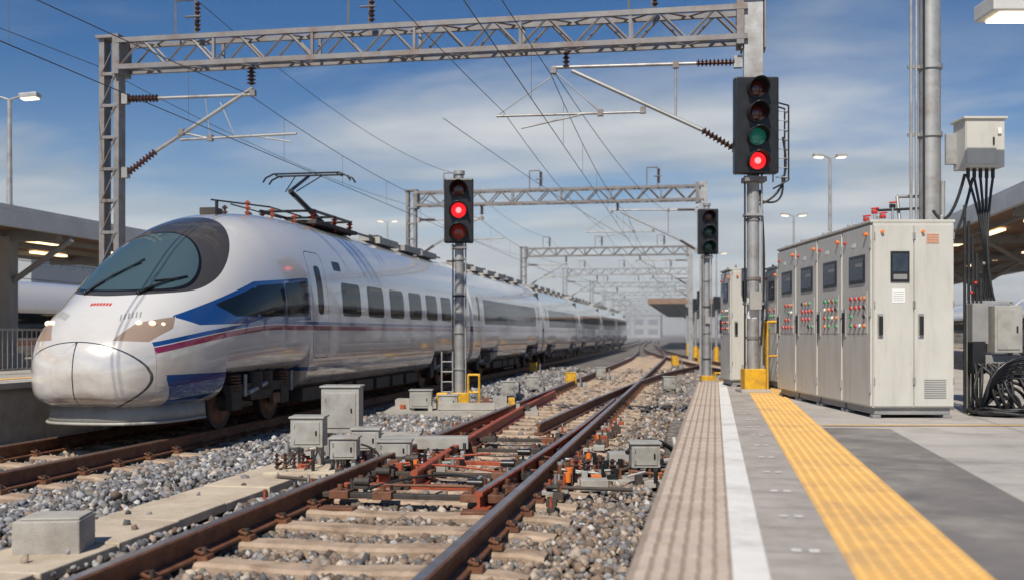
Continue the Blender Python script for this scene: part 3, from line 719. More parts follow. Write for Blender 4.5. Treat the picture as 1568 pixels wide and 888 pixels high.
# ------------------------------------------------------------------ gantries
GY=[17.85,38.96,66,88,112,136,162,190,220,255,300]
def gantry(Y,xl,xr,first=False,zf=-.3):
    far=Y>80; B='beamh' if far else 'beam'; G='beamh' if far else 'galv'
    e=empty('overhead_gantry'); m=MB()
    for dx in(-.15,.15): m.b2(xl+dx-.055,xl+dx+.055,Y-.12,Y+.12,-.3,7.1,B)
    z=1.0
    while z<6.9:
        m.box((xl,Y-.125,z),(.36,.012,.06),B); m.box((xl,Y+.125,z),(.36,.012,.06),B)
        m.cyl((xl-.15,Y-.13,z),(xl+.15,Y-.13,z+.6),.014,B,n=4); z+=.6
    m.box((xl,Y,7.1),(.5,.36,.06),B)
    if first:
        m.b2(xr-.16,xr+.16,Y-.16,Y+.16,5.0,7.15,G); m.box((xr,Y,7.18),(.46,.46,.05),G); m.box((xr,Y,5.0),(.38,.38,.05),G)
        m.cyl((xr,Y,.5),(xr,Y,5.0),.105,G,n=20)
        for z in(1.4,2.4,3.4,4.3): m.cyl((xr,Y,z),(xr,Y,z+.05),.12,B,n=20)
        m.cyl((xr,Y,1.75),(xr,Y,2.1),.108,'white',n=20)
        for dx in(-.19,.19): m.b2(xr+dx-.015,xr+dx+.015,Y-.19,Y+.19,6.3,7.15,B)
    else:
        m.b2(xr-.14,xr+.14,Y-.14,Y+.14,zf,7.15,G)
    m.build('columns',e,bevel=.01)
    m=MB(); z0,z1=6.5,7.0
    for dy in(-.2,.2):
        for z in(z0,z1): m.b2(xl+.2,xr-.1,Y+dy-.035,Y+dy+.035,z-.045,z+.045,B)
        n=int(round((xr-xl)/.5)); L=(xr-.15-xl-.25)/n
        for i in range(n):
            x=xl+.25+i*L; up=i%2==0
            m.cyl((x,Y+dy,z0 if up else z1),(x+L,Y+dy,z1 if up else z0),.026,B,n=4)
            if i%4==0: m.box((x,Y+dy,(z0+z1)/2),(.05,.05,z1-z0-.1),B)
    n=int((xr-xl)/1.0)
    for i in range(n):
        x=xl+.3+i*1.0
        for z in(z0,z1): m.cyl((x,Y-.2,z),(x+.5,Y+.2,z),.02,B,n=4); m.cyl((x+.5,Y+.2,z),(x+1,Y-.2,z),.02,B,n=4)
    m.box((xl+.2,Y,6.75),(.12,.46,.75),B); m.box((xr-.22,Y,6.75),(.12,.46,.75),B)
    m.build('truss_beam',e)
    m=MB()
    for x in(xl+1.5,xl+4.9,xr-1.9):
        m.tube([(x-.2,Y,7.05),(x-.2,Y,7.75),(x+.2,Y,7.75),(x+.2,Y,7.05)],.02,B,4); m.insul((x+.25,Y,7.15),(x+.25,Y,7.7),.06,7)
        m.tube([(x+.05,Y-.1,7.4),(x+.35,Y-.1,7.4)],.02,B,4)
    def T(a,b,r=.03,kk=G): m.tube([(a[0],Y,a[1]),(b[0],Y,b[1])],r,kk,6)
    m.insul((xl+.33,Y,5.94),(xl+.95,Y,5.93),.075,9); T((xl+.95,5.93),(xl+2.9,5.92)); m.box((xl+.28,Y,5.94),(.12,.12,.2),G)
    m.insul((xl+.33,Y,4.54),(xl+.9,Y,4.93),.075,9); T((xl+.9,4.93),(xl+2.85,6.05),.035); m.box((xl+.28,Y,4.54),(.12,.12,.2),G)
    m.insul((xl+2.82,Y,6.44),(xl+2.82,Y,6.1),.09,5); T((xl+1.4,5.27),(xl+2.0,5.13),.02); T((xl+1.4,5.13),(xl+3.7,5.17),.024); T((xl+2.2,5.8),(xl+2.5,5.15),.012); T((xl+2.9,5.15),(xl+3.6,5.02),.014)
    T((xl+1.9,5.9),(xl+2.0,5.15),.01)
    for (x,z) in((xl+2.85,5.95),(xl+2.0,5.14),(xl+1.42,5.27),(xr-3.42,6.12),(xr-1.86,5.36),(xr-1.3,6.12),(xr-2.6,5.34)): m.box((x,Y,z),(.1,.09,.11),'beam')
    m.insul((xr-.28,Y,6.12),(xr-.95,Y,6.13),.075,10); T((xr-.95,6.13),(xr-3.45,6.17),.03)
    m.insul((xr-.28,Y,4.62),(xr-.85,Y,4.98),.075,9); T((xr-.85,4.98),(xr-3.1,6.1),.035)
    m.box((xr-.25,Y,4.6),(.14,.12,.2),G); m.box((xr-.25,Y,6.12),(.14,.12,.2),G)
    T((xr-1.3,6.12),(xr-1.3,5.2),.02); T((xr-1.86,5.33),(xr-4.45,5.35),.022); T((xr-3.4,6.1),(xr-2.6,5.35),.012); T((xr-3.4,6.05),(xr-4.4,5.38),.01)
    T((xr-2.9,5.33),(xr-4.0,5.12),.016); m.insul((xr-3.2,Y,6.44),(xr-3.2,Y,6.15),.07,4)
    m.build('cantilevers_and_insulators',e)
for i,Y in enumerate(GY):
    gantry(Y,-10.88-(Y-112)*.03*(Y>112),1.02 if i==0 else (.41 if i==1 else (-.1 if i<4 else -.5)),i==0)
# ------------------------------------------------------------------ overhead wires
m=MB()
sup=[-9]+GY
def line(x0,zm_,zc,st=0):
    for a,b in zip(sup[:-1],sup[1:]):
        r=.008 if a<60 else .012
        pts=[];n=12
        for i in range(n+1):
            t=i/n; pts.append((x0,a+(b-a)*t,zm_-4*t*(1-t)*.35))
        m.tube(pts,r,'copper',4); m.cyl((x0+st,a,zc),(x0+st,b,zc),r,'copper',n=4)
        if a<70:
            for i in range(1,n,2): m.cyl(pts[i],(x0+st,pts[i][1],zc),.004,'copper',n=3)
line(-8.15,5.95,4.99); line(-2.45,6.05,5.12)
for x,z in((-11.2,6.6),(-3.3,5.42)):
    for a,b in zip(sup[:-1],sup[1:]): m.cable((x,a,z),(x,b,z),.25,.007,'copper',seg=10,n=4)
for x,z in((-9.13,7.72),):
    for a,b in zip(sup[1:-1],sup[2:]): m.cable((x,a,z),(x,b,z),.5,.008,'copper',seg=10,n=4)
for z in(3.2,3.9,4.4,5.0): m.cable((-26,-10,z+1),(-26,120,z+1),.6,.015,'copper',seg=16,n=4)
m.cable((-2.4,17.85,6.1),(-1.0,39,6.1),.3,.008,'copper',n=4); m.cable((-4.4,17.85,5.35),(-2.4,39,5.1),.1,.007,'copper',n=4)
m.build('overhead_wires')

# ------------------------------------------------------------------ signals
def signal(e0,n0,zf,zc,hw,hh,lights,base='yel',mast_r=.11,first=False):
    X,Y=site(e0,n0); e=empty('railway_signal',(X,Y,0),A10)
    m=MB(); yb=-.28
    m.b2(-hw/2,hw/2,yb,yb+.2,zc-hh/2,zc+hh/2,'black')
    m.b2(-hw*.3,hw*.3,yb+.2,-.02,zc-hh*.35,zc+hh*.35,'black')
    m.build('signal_head',e,bevel=.06)
    m=MB(); n=len(lights); R=hh/n*.40
    if R>hw*.30: R=hw*.30
    for i,k in enumerate(lights):
        z=zc+hh/2-hh*(i+.5)/n
        m.cyl((0,yb-.002,z),(0,yb-.03,z),R*1.05,'rubber',n=28)
        vs=[(0,yb-.065,z)];fs=[];ns=24
        for q,(rr,yy) in enumerate(((.4,.06),(.75,.048),(.88,.032))):
            for a in range(ns): t=2*math.pi*a/ns; vs.append((R*rr*math.cos(t),yb-yy,z+R*rr*math.sin(t)))
        for a in range(ns): fs.append((0,1+a,1+(a+1)%ns))
        for q in range(2):
            for a in range(ns): A=1+q*ns+a;B=1+q*ns+(a+1)%ns; fs.append((A,A+ns,B+ns,B))
        m.add(vs,fs,k,True)
        if k=='lred': m.ball((0,yb-.062,z),(R*.34,.02,R*.34),'lcore',12)
        vs=[];fs=[];na=22
        for a in range(na+1):
            t=math.radians(-25+230*a/na); ln=.06+.24*(.5+.5*math.sin(t))
            for rr in(1.08,1.0):
                vs.append((R*rr*math.cos(t),yb-.01,z+R*rr*math.sin(t))); vs.append((R*rr*math.cos(t),yb-.02-ln,z+R*rr*math.sin(t)-.03))
        for a in range(na):
            o=a*4; fs+= [(o,o+1,o+5,o+4),(o+2,o+6,o+7,o+3),(o+1,o+3,o+7,o+5)]
        m.add(vs,fs,'black',True)
    m.build('lenses_and_visors',e)
    m=MB()
    if not first: m.cyl((0,0,zf),(0,0,zc+hh/2+.12),mast_r,'galv',r1=mast_r*.85,n=18); m.cyl((0,0,zc+hh/2+.12),(0,0,zc+hh/2+.2),mast_r*1.1,'galv',n=18)
    m.box((0,-.06,zc-hh/2-.08),(hw*.5,.3,.08),'beam'); m.box((0,-.06,zc+hh*.25),(hw*.3,.3,.08),'galv'); m.box((0,-.06,zc-hh*.25),(hw*.3,.3,.08),'galv')
    if not first:
        z=zf+.9
        while z<zc-hh/2-.3: m.cyl((0,0,z),(0,0,z+.035),mast_r*1.18,random.choice(['galv','galv','dark']),n=18); z+=.8
        m.box((0,-mast_r-.03,zf+2.1),(.14,.05,.2),'boxg')
    m.cyl((-mast_r-.03,0,zf+.2),(-mast_r-.03,0,zc-hh/2),.016,'rubber'); m.cyl((mast_r+.03,-.03,zf+.2),(mast_r+.03,-.03,zc-hh/2+.1),.018,'galv')
    m.cyl((0,0,zf+.0),(0,0,zf+.06),mast_r*2.2,'cabdark',n=18)
    m.build('mast',e)
    if first:
        m=MB(); x=hw/2+.12
        for yy in(-.05,.2): m.tube([(x-.1,yy,zc-hh*.62),(x+.1,yy,zc-hh*.55),(x+.1,yy,zc+hh*.23),(x-.14,yy,zc+hh*.27)],.014,'black')
        z=zc-hh*.52
        while z<zc+hh*.25: m.tube([(x-.12,-.05,z),(x+.1,-.05,z),(x+.1,.2,z)],.009,'galv',5); z+=.16
        m.cyl((x-.1,.2,zc-hh*.55),(x-.1,.2,zc+hh*.45),.014,'galv')
        m.cable((x,0,zc-hh*.5),(.08,0,zc-hh*.75),.2,.018,'rubber',side=(.15,0,0)); m.cable((x,-.05,zc-hh*.1),(.1,0,zc-hh*.8),.2,.02,'rubber',side=(.2,0,0))
        m.cable((.12,0,zc-hh*.65),(.12,-.05,zf+.8),0,.02,'rubber',side=(.06,0,0))
        for z in(2.0,3.5): m.box((0,-.0,z),(.3,.26,.04),'galv')
        m.box((0,-.16,zf+1.55),(.2,.08,.3),'boxg')
        m.build('access_cage',e)
    m=MB(); m.box((0,0,zf+.2),(.36,.34,.40),base); m.box((0,0,zf+.03),(.5,.5,.06),'conc')
    for sx in(-1,1):
        for sy in(-1,1): m.cyl((sx*.14,sy*.13,zf+.4),(sx*.14,sy*.13,zf+.46),.025,'galv')
    m.build('mast_foot',e,bevel=.012)
    return e
signal(4.1,17.38,.5,4.98,.74,1.62,['dred','dred','dgrn','lred'],first=True)
signal(-1.16,22.5,-.2,4.16,.64,1.40,['dred','lred','dora'])
signal(6.0,31.5,-.2,4.6,.62,1.38,['dred','dgrn2','dgrn2'])
X,Y=site(-1.16,22.5)
m=MB(); m.box((.1,0,-.2),(3.2,2.6,.16),'conc'); ebox(m,(-.75,-1.0,.12),(.45,.35,.36),zb=-.14); ebox(m,(-.2,-.6,.05),(.4,.4,.24),zb=-.14); m.box((.9,-.3,0),(.3,.3,.28),'boxg')
m.box((-1.1,-.3,-.02),(.5,.5,.2),'conc'); m.box((.2,-.9,-.04),(1.2,.3,.14),'conc')
for x,k in((1.15,'yel'),(-.95,'black'),(.6,'rust')): m.box((x,-.7,.0),(.14,.14,.26),k)
for k in range(34): m.box((random.uniform(-1.4,1.5),random.uniform(-1.2,.9),-.07),(random.uniform(.05,.18),.12,random.uniform(.06,.2)),random.choice(['boxg','dark','rust','galv','conc','redrust']))
m.build('signal_base_equipment',loc=(X,Y,0),rz=A10,bevel=.012)
def guard(name,e0,n0,z0,w,h,k='yel'):
    X,Y=site(e0,n0); m=MB()
    for yy in(-.12,.12):
        m.tube([(-w/2,yy,z0),(-w/2,yy,z0+h),(w/2,yy,z0+h),(w/2,yy,z0)],.022,k,8); m.tube([(-w/2,yy,z0+h*.5),(w/2,yy,z0+h*.5)],.018,k,8)
    for xx in(-w/2,w/2): m.tube([(xx,-.12,z0+h),(xx,.12,z0+h)],.02,k,8)
    m.build(name,loc=(X,Y,0),rz=A10)
guard('yellow_guard_rail',-.83,22.2,-.15,.24,.75)
guard('yellow_guard_rail',-1.5,22.0,-.15,.2,.35)
guard('yellow_guard_rail',4.62,18.0,.5,.3,1.2)
guard('yellow_guard_rail',6.35,31,-.2,.4,.5)
m=MB(); X,Y=site(-1.42,22.4)
for xx in(-.12,.12): m.cyl((xx,0,-.15),(xx,0,1.1),.018,'galv')
for z in np.arange(0,1.1,.22): m.cyl((-.12,0,z),(.12,0,z),.012,'galv')
m.build('ladder',loc=(X,Y,0),rz=A10)

# ------------------------------------------------------------------ cabinets
def cabinet(loc,w,d,h,face_doors=False):
    e=empty('electrical_cabinet',(*loc,.5),A10)
    z0=.12
    m=MB()
    m.b2(.004,w,.004,d-.004,z0,h-.03,'cab')
    m.b2(-.03,w+.02,-.0,d-.0,h-.03,h+.005,'cab')
    m.b2(.03,w-.03,.03,d-.03,.04,z0,'cabdark')
    for x in(.06,w-.06):
        for y in(.08,d-.08): m.b2(x-.05,x+.05,y-.05,y+.05,0,.04,'cabdark')
    m.b2(-.022,.004,.02,d-.02,z0+.02,h-.06,'cab')
    m.build('body',e,bevel=.008)
    m=MB(); f=-.022
    m.b2(f-.012,f,.2,d-.3,1.60,1.94,'black'); m.b2(f-.016,f-.012,.24,d-.34,1.64,1.90,'screen')
    m.b2(f-.018,f-.016,.26,d-.55,1.8,1.84,'cabdark')
    m.b2(f-.004,f,.12,d-.2,1.0,1.5,'cab')
    for r in range(4):
        for c in range(4):
            if random.random()<.15: continue
            y=.2+c*.16; z=1.42-r*.11
            k=random.choice(['red','red','red','green','green','black','orange','white'])
            m.cyl((f-.004,y,z),(f-.028,y,z),.023,k,n=12); m.cyl((f-.003,y,z),(f-.010,y,z),.031,'galv',n=12)
    m.b2(f-.035,f-.005,d-.14,d-.10,1.0,1.26,'black'); m.b2(f-.012,f,d-.16,d-.08,.96,1.3,'galv')
    m.cyl((f,.14,h-.16),(f-.035,.14,h-.16),.024,'orange',n=12); m.cyl((f,d-.15,h-.2),(f-.03,d-.15,h-.2),.018,'red',n=12)
    m.b2(f-.003,f,.55,.68,2.05,2.1,'white')
    for z in(.3,1.2,2.0): m.cyl((f-.006,.012,z),(f-.006,.012,z+.1),.012,'galv')
    m.build('control_panel',e)
    if face_doors:
        m=MB()
        hw=w/2
        m.b2(.01,hw-.005,-.022,.004,z0+.02,h-.06,'cab'); m.b2(hw+.005,w-.01,-.022,.004,z0+.02,h-.06,'cab'); m.build('end_doors',e,bevel=.006)
        m=MB(); g=-.022
        m.b2(.2,.42,g-.014,g,1.6,1.96,'black'); m.b2(.22,.40,g-.018,g-.014,1.72,1.93,'screen'); m.b2(.23,.39,g-.018,g-.014,1.63,1.69,'cabdark')
        m.b2(.22,.37,g-.003,g,1.36,1.52,'white')
        for q in range(5): m.b2(.235,.355,g-.0045,g-.003,1.385+q*.024,1.389+q*.024,'cabdark')
        for x in(.06,hw+.06):
            m.b2(x,x+.04,g-.04,g-.01,.98,1.2,'black'); m.b2(x-.012,x+.052,g-.012,g,.95,1.23,'galv')
        for x in(.1,hw+.1): m.cyl((x,g,h-.14),(x,g-.035,h-.14),.018,'orange',n=12)
        m.b2(hw+.14,hw+.3,g-.003,g,h-.28,h-.16,'cab')
        for q in range(6): m.b2(hw+.15,hw+.29,g-.008,g-.003,h-.27+q*.019,h-.264+q*.019,'orange')
        for q in range(9): m.b2(hw+.12,w-.1,g-.007,g,.24+q*.026,.24+q*.026+.009,'cabdark')
        for x in(.012,hw+.008,hw-.008,w-.012):
            for z in(.4,1.3,2.1): m.cyl((x,g-.006,z),(x,g-.006,z+.08),.008,'galv',n=6)
        m.build('end_fittings',e)
    m=MB()
    for x,y in((.1,.1),(w-.1,.1),(.1,d-.1),(w-.1,d-.1)):
        m.cyl((x,y,h),(x,y,h+.04),.02,'galv'); m.ball((x,y,h+.05),.022,'galv',8)
    m.build('lifting_eyes',e)
    return e
for k in range(4):
    cabinet(site(4.25,12.04+1.065*k),.955,1.055,2.33,k==0)
cabinet(site(4.08,19.0),.5,.9,2.2,True)
cabinet(site(4.75,18.2),.5,.9,2.2,False)

# ------------------------------------------------------------------ right pole, boxes, cables
X,Y=site(5.56,13.6)
e=empty('utility_pole',(X,Y,.5),A10)
m=MB(); m.cyl((0,0,0),(0,0,9),.145,'galv',r1=.13,n=24)
for z in(1.0,2.4,3.6,4.5,5.6): m.cyl((0,0,z),(0,0,z+.06),.16,'galv',n=24); m.box((-.2,-.02,z+.03),(.2,.04,.04),'galv')
m.cyl((0,0,0),(0,0,.05),.3,'cabdark',n=20)
m.build('shaft',e)
m=MB()
for dx in(-.2,-.27): m.cyl((dx,-.05,0),(dx,-.05,8.5),.02,'galv')
m.cyl((-.14,-.16,1.5),(-.14,-.16,8.5),.014,'rubber'); m.cyl((.12,-.13,.3),(.12,-.13,3.0),.03,'galv')
m.build('conduits',e)
X,Y=site(6.05,13.25)
e2=empty('junction_box',(X,Y,0),A10)
m=MB(); m.box((0,0,3.93),(.5,.36,.62),'cab'); m.box((0,0,4.25),(.56,.42,.03),'cab'); m.box((-.05,-.19,3.93),(.38,.015,.54),'cab'); m.box((.1,-.2,3.95),(.02,.03,.1),'black'); m.box((-.28,.12,3.9),(.2,.06,.4),'galv')
m.box((.18,-.2,4.08),(.05,.01,.08),'white')
m.build('housing',e2,bevel=.012)
m=MB()
for i in range(5): m.cyl((-.16+.08*i,-.05,3.62),(-.16+.08*i,-.05,3.5),.025,'black')
for i in range(5): m.cable((-.16+.08*i,-.05,3.5),(-.02+.03*i,-.1-.03*i,1.9),.1,.017,'rubber',seg=14,side=(.10-.05*i,-.05,0))
m.cable((-.2,-.05,3.55),(-.55,.1,3.1),.3,.02,'rubber'); m.cable((-.1,-.05,3.5),(-.6,.1,2.9),.5,.018,'rubber')
m.build('cables',e2)
X,Y=site(6.05,12.7)
e3=empty('junction_box',(X,Y,0),A10)
m=MB(); m.box((.05,0,1.55),(.34,.3,.58),'boxg'); m.box((.05,-.155,1.55),(.28,.012,.5),'boxg'); m.box((.15,-.165,1.55),(.02,.02,.08),'black')
m.box((-.25,.05,1.62),(.2,.2,.5),'cabdark'); m.box((-.27,.02,1.2),(.16,.16,.4),'black'); m.box((.0,.05,1.15),(.5,.2,.16),'cabdark')
for xx in(-.33,.2): m.box((xx,.12,1.2),(.05,.05,1.4),'galv')
m.box((-.07,.12,1.88),(.6,.05,.05),'galv')
m.build('housing',e3,bevel=.01)
m=MB()
for i in range(16):
    x0=-.32+.038*i; x1=-.5+.075*i
    m.cable((x0,-.05-.01*(i%3),1.12),(x1*.9,-.1-.02*i,.52),-.0,.02,'rubber',seg=14,side=(.2*math.sin(i*1.7),-.14,0))
for i in range(11):
    r=.14+.03*i; cx=-.12+.03*i
    pts=[(cx+r*1.2*math.cos(t),-.12-.03*i,.54+.02*i+abs(r*1.1*math.sin(t))) for t in np.linspace(0,math.pi,14)]
    m.tube(pts,.019,random.choice(['rubber','rubber','black']))
for i in range(10):
    cx=random.uniform(-.15,.15)
    pts=[(cx+(.22+.04*i)*math.cos(t),-.3+(.12+.03*i)*math.sin(t),.525+.018*(i%4)+.02*math.sin(3*t+i)) for t in np.linspace(0,6.28,24)]
    m.tube(pts,.019,'rubber')
for i in range(5): m.cyl((-.38+.05*i,.1,.5),(-.38+.05*i,.1,3.1-.2*i),.02,'rubber')
for i in range(4): m.ball((-.36+.05*i,-.05,2.0+.12*i),.022,random.choice(['red','orange','galv','black']),8)
m.cable((.2,0,1.3),(.45,0,.52),-.1,.02,'rubber',side=(.15,0,0)); m.cable((.22,-.03,1.35),(.6,-.1,.52),-.15,.02,'rubber',side=(.15,0,0))
m.build('cables',e3)
X,Y=site(5.0,13.7)
m=MB(); z=2.84
for i,(x,h) in enumerate(((-.25,.18),(-.14,.28),(-.03,.22),(.1,.36))):
    m.cyl((x,0,z),(x,0,z+h),.018,'galv'); m.cyl((x-.035,0,z+h),(x+.035,0,z+h),.028,'red' if i<3 else 'black',n=12); m.tube([(x-.05,-.02,z+h+.04),(x+.05,-.02,z+h+.05)],.012,'red')
m.tube([(-.25,0,z+.12),(.2,0,z+.12),(.2,.1,z+.5),(.6,.1,z+.5)],.022,'galv'); m.tube([(-.12,0,z+.3),(.5,0,z+.33),(.75,0,z+.2)],.018,'rubber')
m.box((0,0,z+.01),(.6,.2,.03),'galv')
m.build('valve_assembly',loc=(X,Y,0),rz=A10)

# ------------------------------------------------------------------ lamp posts
def lamppost(e0,n0,zf,zt,arm=.7):
    X,Y=site(e0,n0); e=empty('street_lamp',(X,Y,0),A10); m=MB()
    m.cyl((0,0,zf),(0,0,zt),.12,'galv',r1=.06,n=14); m.cyl((0,0,zf),(0,0,zf+.4),.16,'galv',n=14)
    for sx in(-1,1): m.tube([(0,0,zt-.02),(sx*arm*.5,0,zt+.08),(sx*arm,0,zt+.06)],.03,'galv')
    m.build('post',e); m=MB()
    for sx in(-1,1):
        x=sx*arm; m.box((x,0,zt+.1),(arm*.9,.34,.14),'galv',ry=-sx*.08); m.box((x,0,zt+.02),(arm*.75,.28,.04),'lamp',ry=-sx*.08)
    m.build('luminaire',e,bevel=.02)
lamppost(-14.75,30,.75,8.35,.6)
lamppost(14.0,45,.5,9.2,.5); lamppost(19.3,70,.5,9.5,.6); lamppost(-14,115,0,14,.8); lamppost(22,110,.5,10,.8)
X,Y=site(6.9,11.6); e=empty('street_lamp',(X,Y,0),A10)
m=MB(); m.cyl((.3,0,.5),(.3,0,5.3),.08,'galv',n=14); m.tube([(.3,0,5.25),(-.5,0,5.3)],.04,'galv'); m.build('post',e)
m=MB(); m.box((-1.05,0,5.18),(1.0,.5,.18),'roofw'); m.box((-1.05,0,5.075),(.8,.36,.03),'lamp'); m.build('luminaire',e,bevel=.03)

# ------------------------------------------------------------------ misc trackside
for (e0,n0,k) in((1.9,33,'yel'),(.9,44,'yel'),(3.3,38,'boxg'),(0.6,30,'boxg'),(-.1,27,'boxg'),(8.3,52,'yel'),(9.2,58,'yel'),(1.2,52,'boxg'),(5.2,27,'boxg'),(4.6,30,'boxg')):
    X,Y=site(e0,n0); m=MB(); ebox(m,(0,0,.05),(.34,.3,.34),k); m.box((.35,.1,-.16),(.3,.3,.14),'conc'); m.cyl((.3,-.2,-.25),(.3,-.2,.2),.03,'galv'); m.build('trackside_box',loc=(X,Y,0),rz=A10,bevel=.01)
for (e0,n0) in((9.6,52),(11.5,64),(12.6,72),(14.5,84),(12.0,60)):
    X,Y=site(e0,n0); m=MB(); m.cyl((0,0,-.3),(0,0,3.6),.08,'galv',n=10); m.cyl((0,0,-.3),(0,0,.7),.16,'yel',n=10); m.box((0,-.1,3.3),(.4,.15,.7),'black'); m.build('trackside_post',loc=(X,Y,0),rz=A10)

# ------------------------------------------------------------------ distant buildings
def bldg(x,y,w,d,h,name='office_building',k='haze',kw='haze2',fl=3.6,bay=4):
    e=empty(name); m=MB(); m.b2(x-w/2,x+w/2,y,y+d,-.3,h,k); m.b2(x-w/2-.3,x+w/2+.3,y-.3,y+d+.3,h,h+.8,k); m.box((x+w*.2,y+d*.5,h+1.6),(w*.2,d*.3,2),k); m.build('walls',e)
    m=MB(); z=1.2
    while z<h-2:
        xx=x-w/2+1
        while xx<x+w/2-bay*.6: m.b2(xx,xx+bay*.65,y-.08,y-.02,z,z+fl*.55,kw); xx+=bay
        yy=y+1
        while yy<y+d-bay*.6:
            sx=x+w/2 if x<0 else x-w/2
            sg=1 if x<0 else -1
            m.b2(sx+sg*.02,sx+sg*.08,yy,yy+bay*.65,z,z+fl*.55,kw); yy+=bay
        z+=fl
    m.build('windows',e)
bldg(-84,95,34,30,10.5,k='haze',kw='bglass')
bldg(-125,150,40,40,13)
for i,(x,y,w,h) in enumerate([(-66,380,50,12),(-120,400,60,15),(-28,430,30,9),(10,460,26,12),(48,430,34,8),(84,400,44,12),(140,400,70,13),(-180,400,60,17),(-75,560,50,18),(20,600,40,15),(90,600,50,18),(220,440,70,15),(-250,420,80,19)]):
    bldg(x,y,w,25,h,fl=4,bay=6)

# ------------------------------------------------------------------ atmosphere: thin haze over the far yard
vm=bpy.data.materials.new('air_haze'); vm.use_nodes=True; nt=vm.node_tree; nt.nodes.clear()
o_=nt.nodes.new('ShaderNodeOutputMaterial'); vs_=nt.nodes.new('ShaderNodeVolumeScatter'); vs_.inputs['Density'].default_value=.0017; vs_.inputs['Color'].default_value=(.86,.93,1,1); nt.links.new(vs_.outputs[0],o_.inputs['Volume'])
M['hazevol']=vm
mb=MB(); mb.b2(-900,900,46,1500,-.29,26,'hazevol'); mb.build('background_haze')

# ------------------------------------------------------------------ world
w=bpy.data.worlds.new('World'); scene.world=w; w.use_nodes=True; nt=w.node_tree; N=nt.nodes; L=nt.links
bg=N['Background']
SUN=Vector((-.10,-.80,0)).normalized(); EL=math.radians(48)
sky=N.new('ShaderNodeTexSky'); sky.sky_type='NISHITA'; sky.sun_disc=False; sky.sun_elevation=EL; sky.sun_rotation=math.atan2(SUN.x,SUN.y); sky.air_density=1.0; sky.dust_density=.5; sky.ozone_density=2.0
tc=N.new('ShaderNodeTexCoord'); sp=N.new('ShaderNodeSeparateXYZ'); L.new(tc.outputs['Generated'],sp.inputs[0])
def mth(op,a,b=None,c=None):
    n=N.new('ShaderNodeMath'); n.operation=op
    for i,x in enumerate((a,b,c)):
        if x is None: continue
        if isinstance(x,(int,float)): n.inputs[i].default_value=x
        else: L.new(x,n.inputs[i])
    return n.outputs[0]
zz=mth('MAXIMUM',sp.outputs[2],0.0); dn=mth('ADD',zz,.10)
cx=mth('DIVIDE',sp.outputs[0],dn); cy=mth('DIVIDE',sp.outputs[1],dn)
cb=N.new('ShaderNodeCombineXYZ'); L.new(cx,cb.inputs[0]); L.new(cy,cb.inputs[1])
mp=N.new('ShaderNodeMapping'); mp.inputs['Rotation'].default_value=(0,0,.5); mp.inputs['Scale'].default_value=(.5,.85,1); mp.inputs['Location'].default_value=(3.1,1.7,0); L.new(cb.outputs[0],mp.inputs[0])
n1=N.new('ShaderNodeTexNoise'); n1.inputs['Scale'].default_value=.8; n1.inputs['Detail'].default_value=10; n1.inputs['Roughness'].default_value=.54; n1.inputs['Distortion'].default_value=.6; L.new(mp.outputs[0],n1.inputs['Vector'])
cov=N.new('ShaderNodeMapRange'); cov.inputs[1].default_value=.06; cov.inputs[2].default_value=.27; cov.inputs[3].default_value=.21; cov.inputs[4].default_value=-.13; L.new(zz,cov.inputs[0])
cl=N.new('ShaderNodeMapRange'); cl.interpolation_type='SMOOTHSTEP'; cl.inputs[1].default_value=.43; cl.inputs[2].default_value=.68; cl.inputs[4].default_value=.92; L.new(mth('ADD',n1.outputs['Fac'],cov.outputs[0]),cl.inputs[0])
tint=N.new('ShaderNodeMix'); tint.data_type='RGBA'; tint.blend_type='MULTIPLY'
tf=N.new('ShaderNodeMapRange'); tf.inputs[1].default_value=.02; tf.inputs[2].default_value=.25; tf.inputs[3].default_value=.2; L.new(zz,tf.inputs[0]); L.new(tf.outputs[0],tint.inputs[0])
L.new(sky.outputs[0],tint.inputs[6]); tint.inputs[7].default_value=(.25,.50,.76,1)
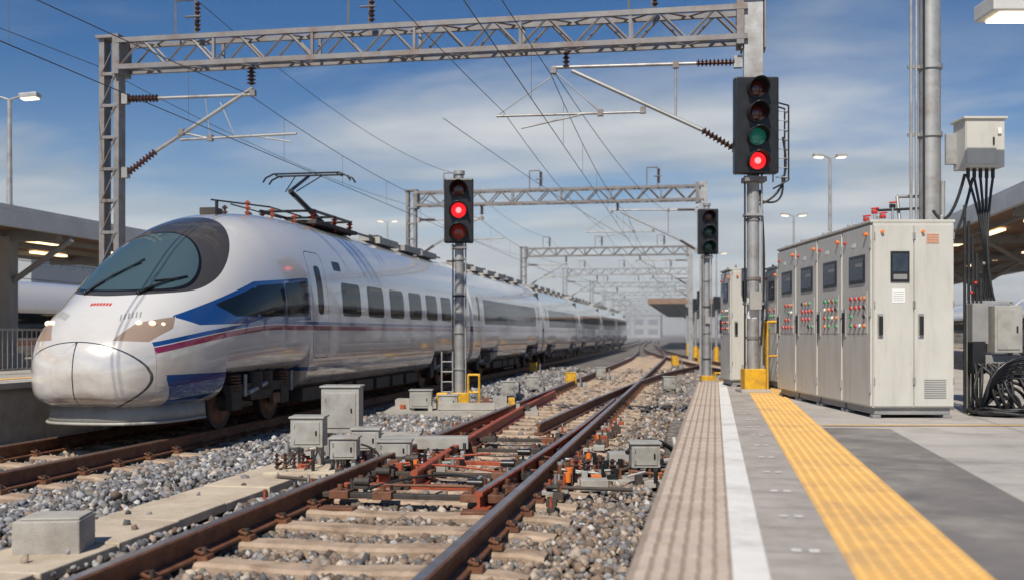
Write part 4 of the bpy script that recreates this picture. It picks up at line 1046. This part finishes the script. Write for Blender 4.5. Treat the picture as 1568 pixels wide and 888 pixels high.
n2=N.new('ShaderNodeTexNoise'); n2.inputs['Scale'].default_value=1.8; n2.inputs['Detail'].default_value=7; L.new(mp.outputs[0],n2.inputs['Vector'])
n2r=N.new('ShaderNodeMapRange'); n2r.inputs[1].default_value=.35; n2r.inputs[2].default_value=.65; L.new(n2.outputs['Fac'],n2r.inputs[0])
cc=N.new('ShaderNodeMix'); cc.data_type='RGBA'; L.new(n2r.outputs[0],cc.inputs[0]); cc.inputs[6].default_value=(3.8,4.4,5.0,1); cc.inputs[7].default_value=(7.0,7.2,7.3,1)
mx=N.new('ShaderNodeMix'); mx.data_type='RGBA'; L.new(cl.outputs[0],mx.inputs[0]); L.new(tint.outputs[2],mx.inputs[6]); L.new(cc.outputs[2],mx.inputs[7])
hz=N.new('ShaderNodeMapRange'); hz.inputs[1].default_value=0; hz.inputs[2].default_value=.12; hz.inputs[3].default_value=.75; hz.inputs[4].default_value=0; L.new(zz,hz.inputs[0])
mh=N.new('ShaderNodeMix'); mh.data_type='RGBA'; L.new(hz.outputs[0],mh.inputs[0]); L.new(mx.outputs[2],mh.inputs[6]); mh.inputs[7].default_value=(6.0,6.7,7.2,1)
L.new(mh.outputs[2],bg.inputs['Color']); bg.inputs['Strength'].default_value=.098

sl=bpy.data.lights.new('sun','SUN'); sl.energy=4.8; sl.angle=math.radians(.5); sl.color=(1,.93,.82)
so=bpy.data.objects.new('sun',sl); scene.collection.objects.link(so)
d=Vector((SUN.x*math.cos(EL),SUN.y*math.cos(EL),math.sin(EL))); so.rotation_euler=d.to_track_quat('Z','Y').to_euler(); so.location=(0,0,30)

# ------------------------------------------------------------------ camera
cam=bpy.data.cameras.new('camera'); co=bpy.data.objects.new('camera',cam); scene.collection.objects.link(co)
co.location=(0,0,1.5); co.rotation_euler=(math.radians(90),0,A10); cam.lens=35.93; cam.sensor_width=36; cam.shift_y=.0421; cam.clip_end=6000; cam.clip_start=.05
cam.dof.use_dof=True; cam.dof.focus_distance=13.5; cam.dof.aperture_fstop=1.3
scene.camera=co
scene.view_settings.view_transform='Standard'; scene.view_settings.look='None'; scene.view_settings.exposure=0
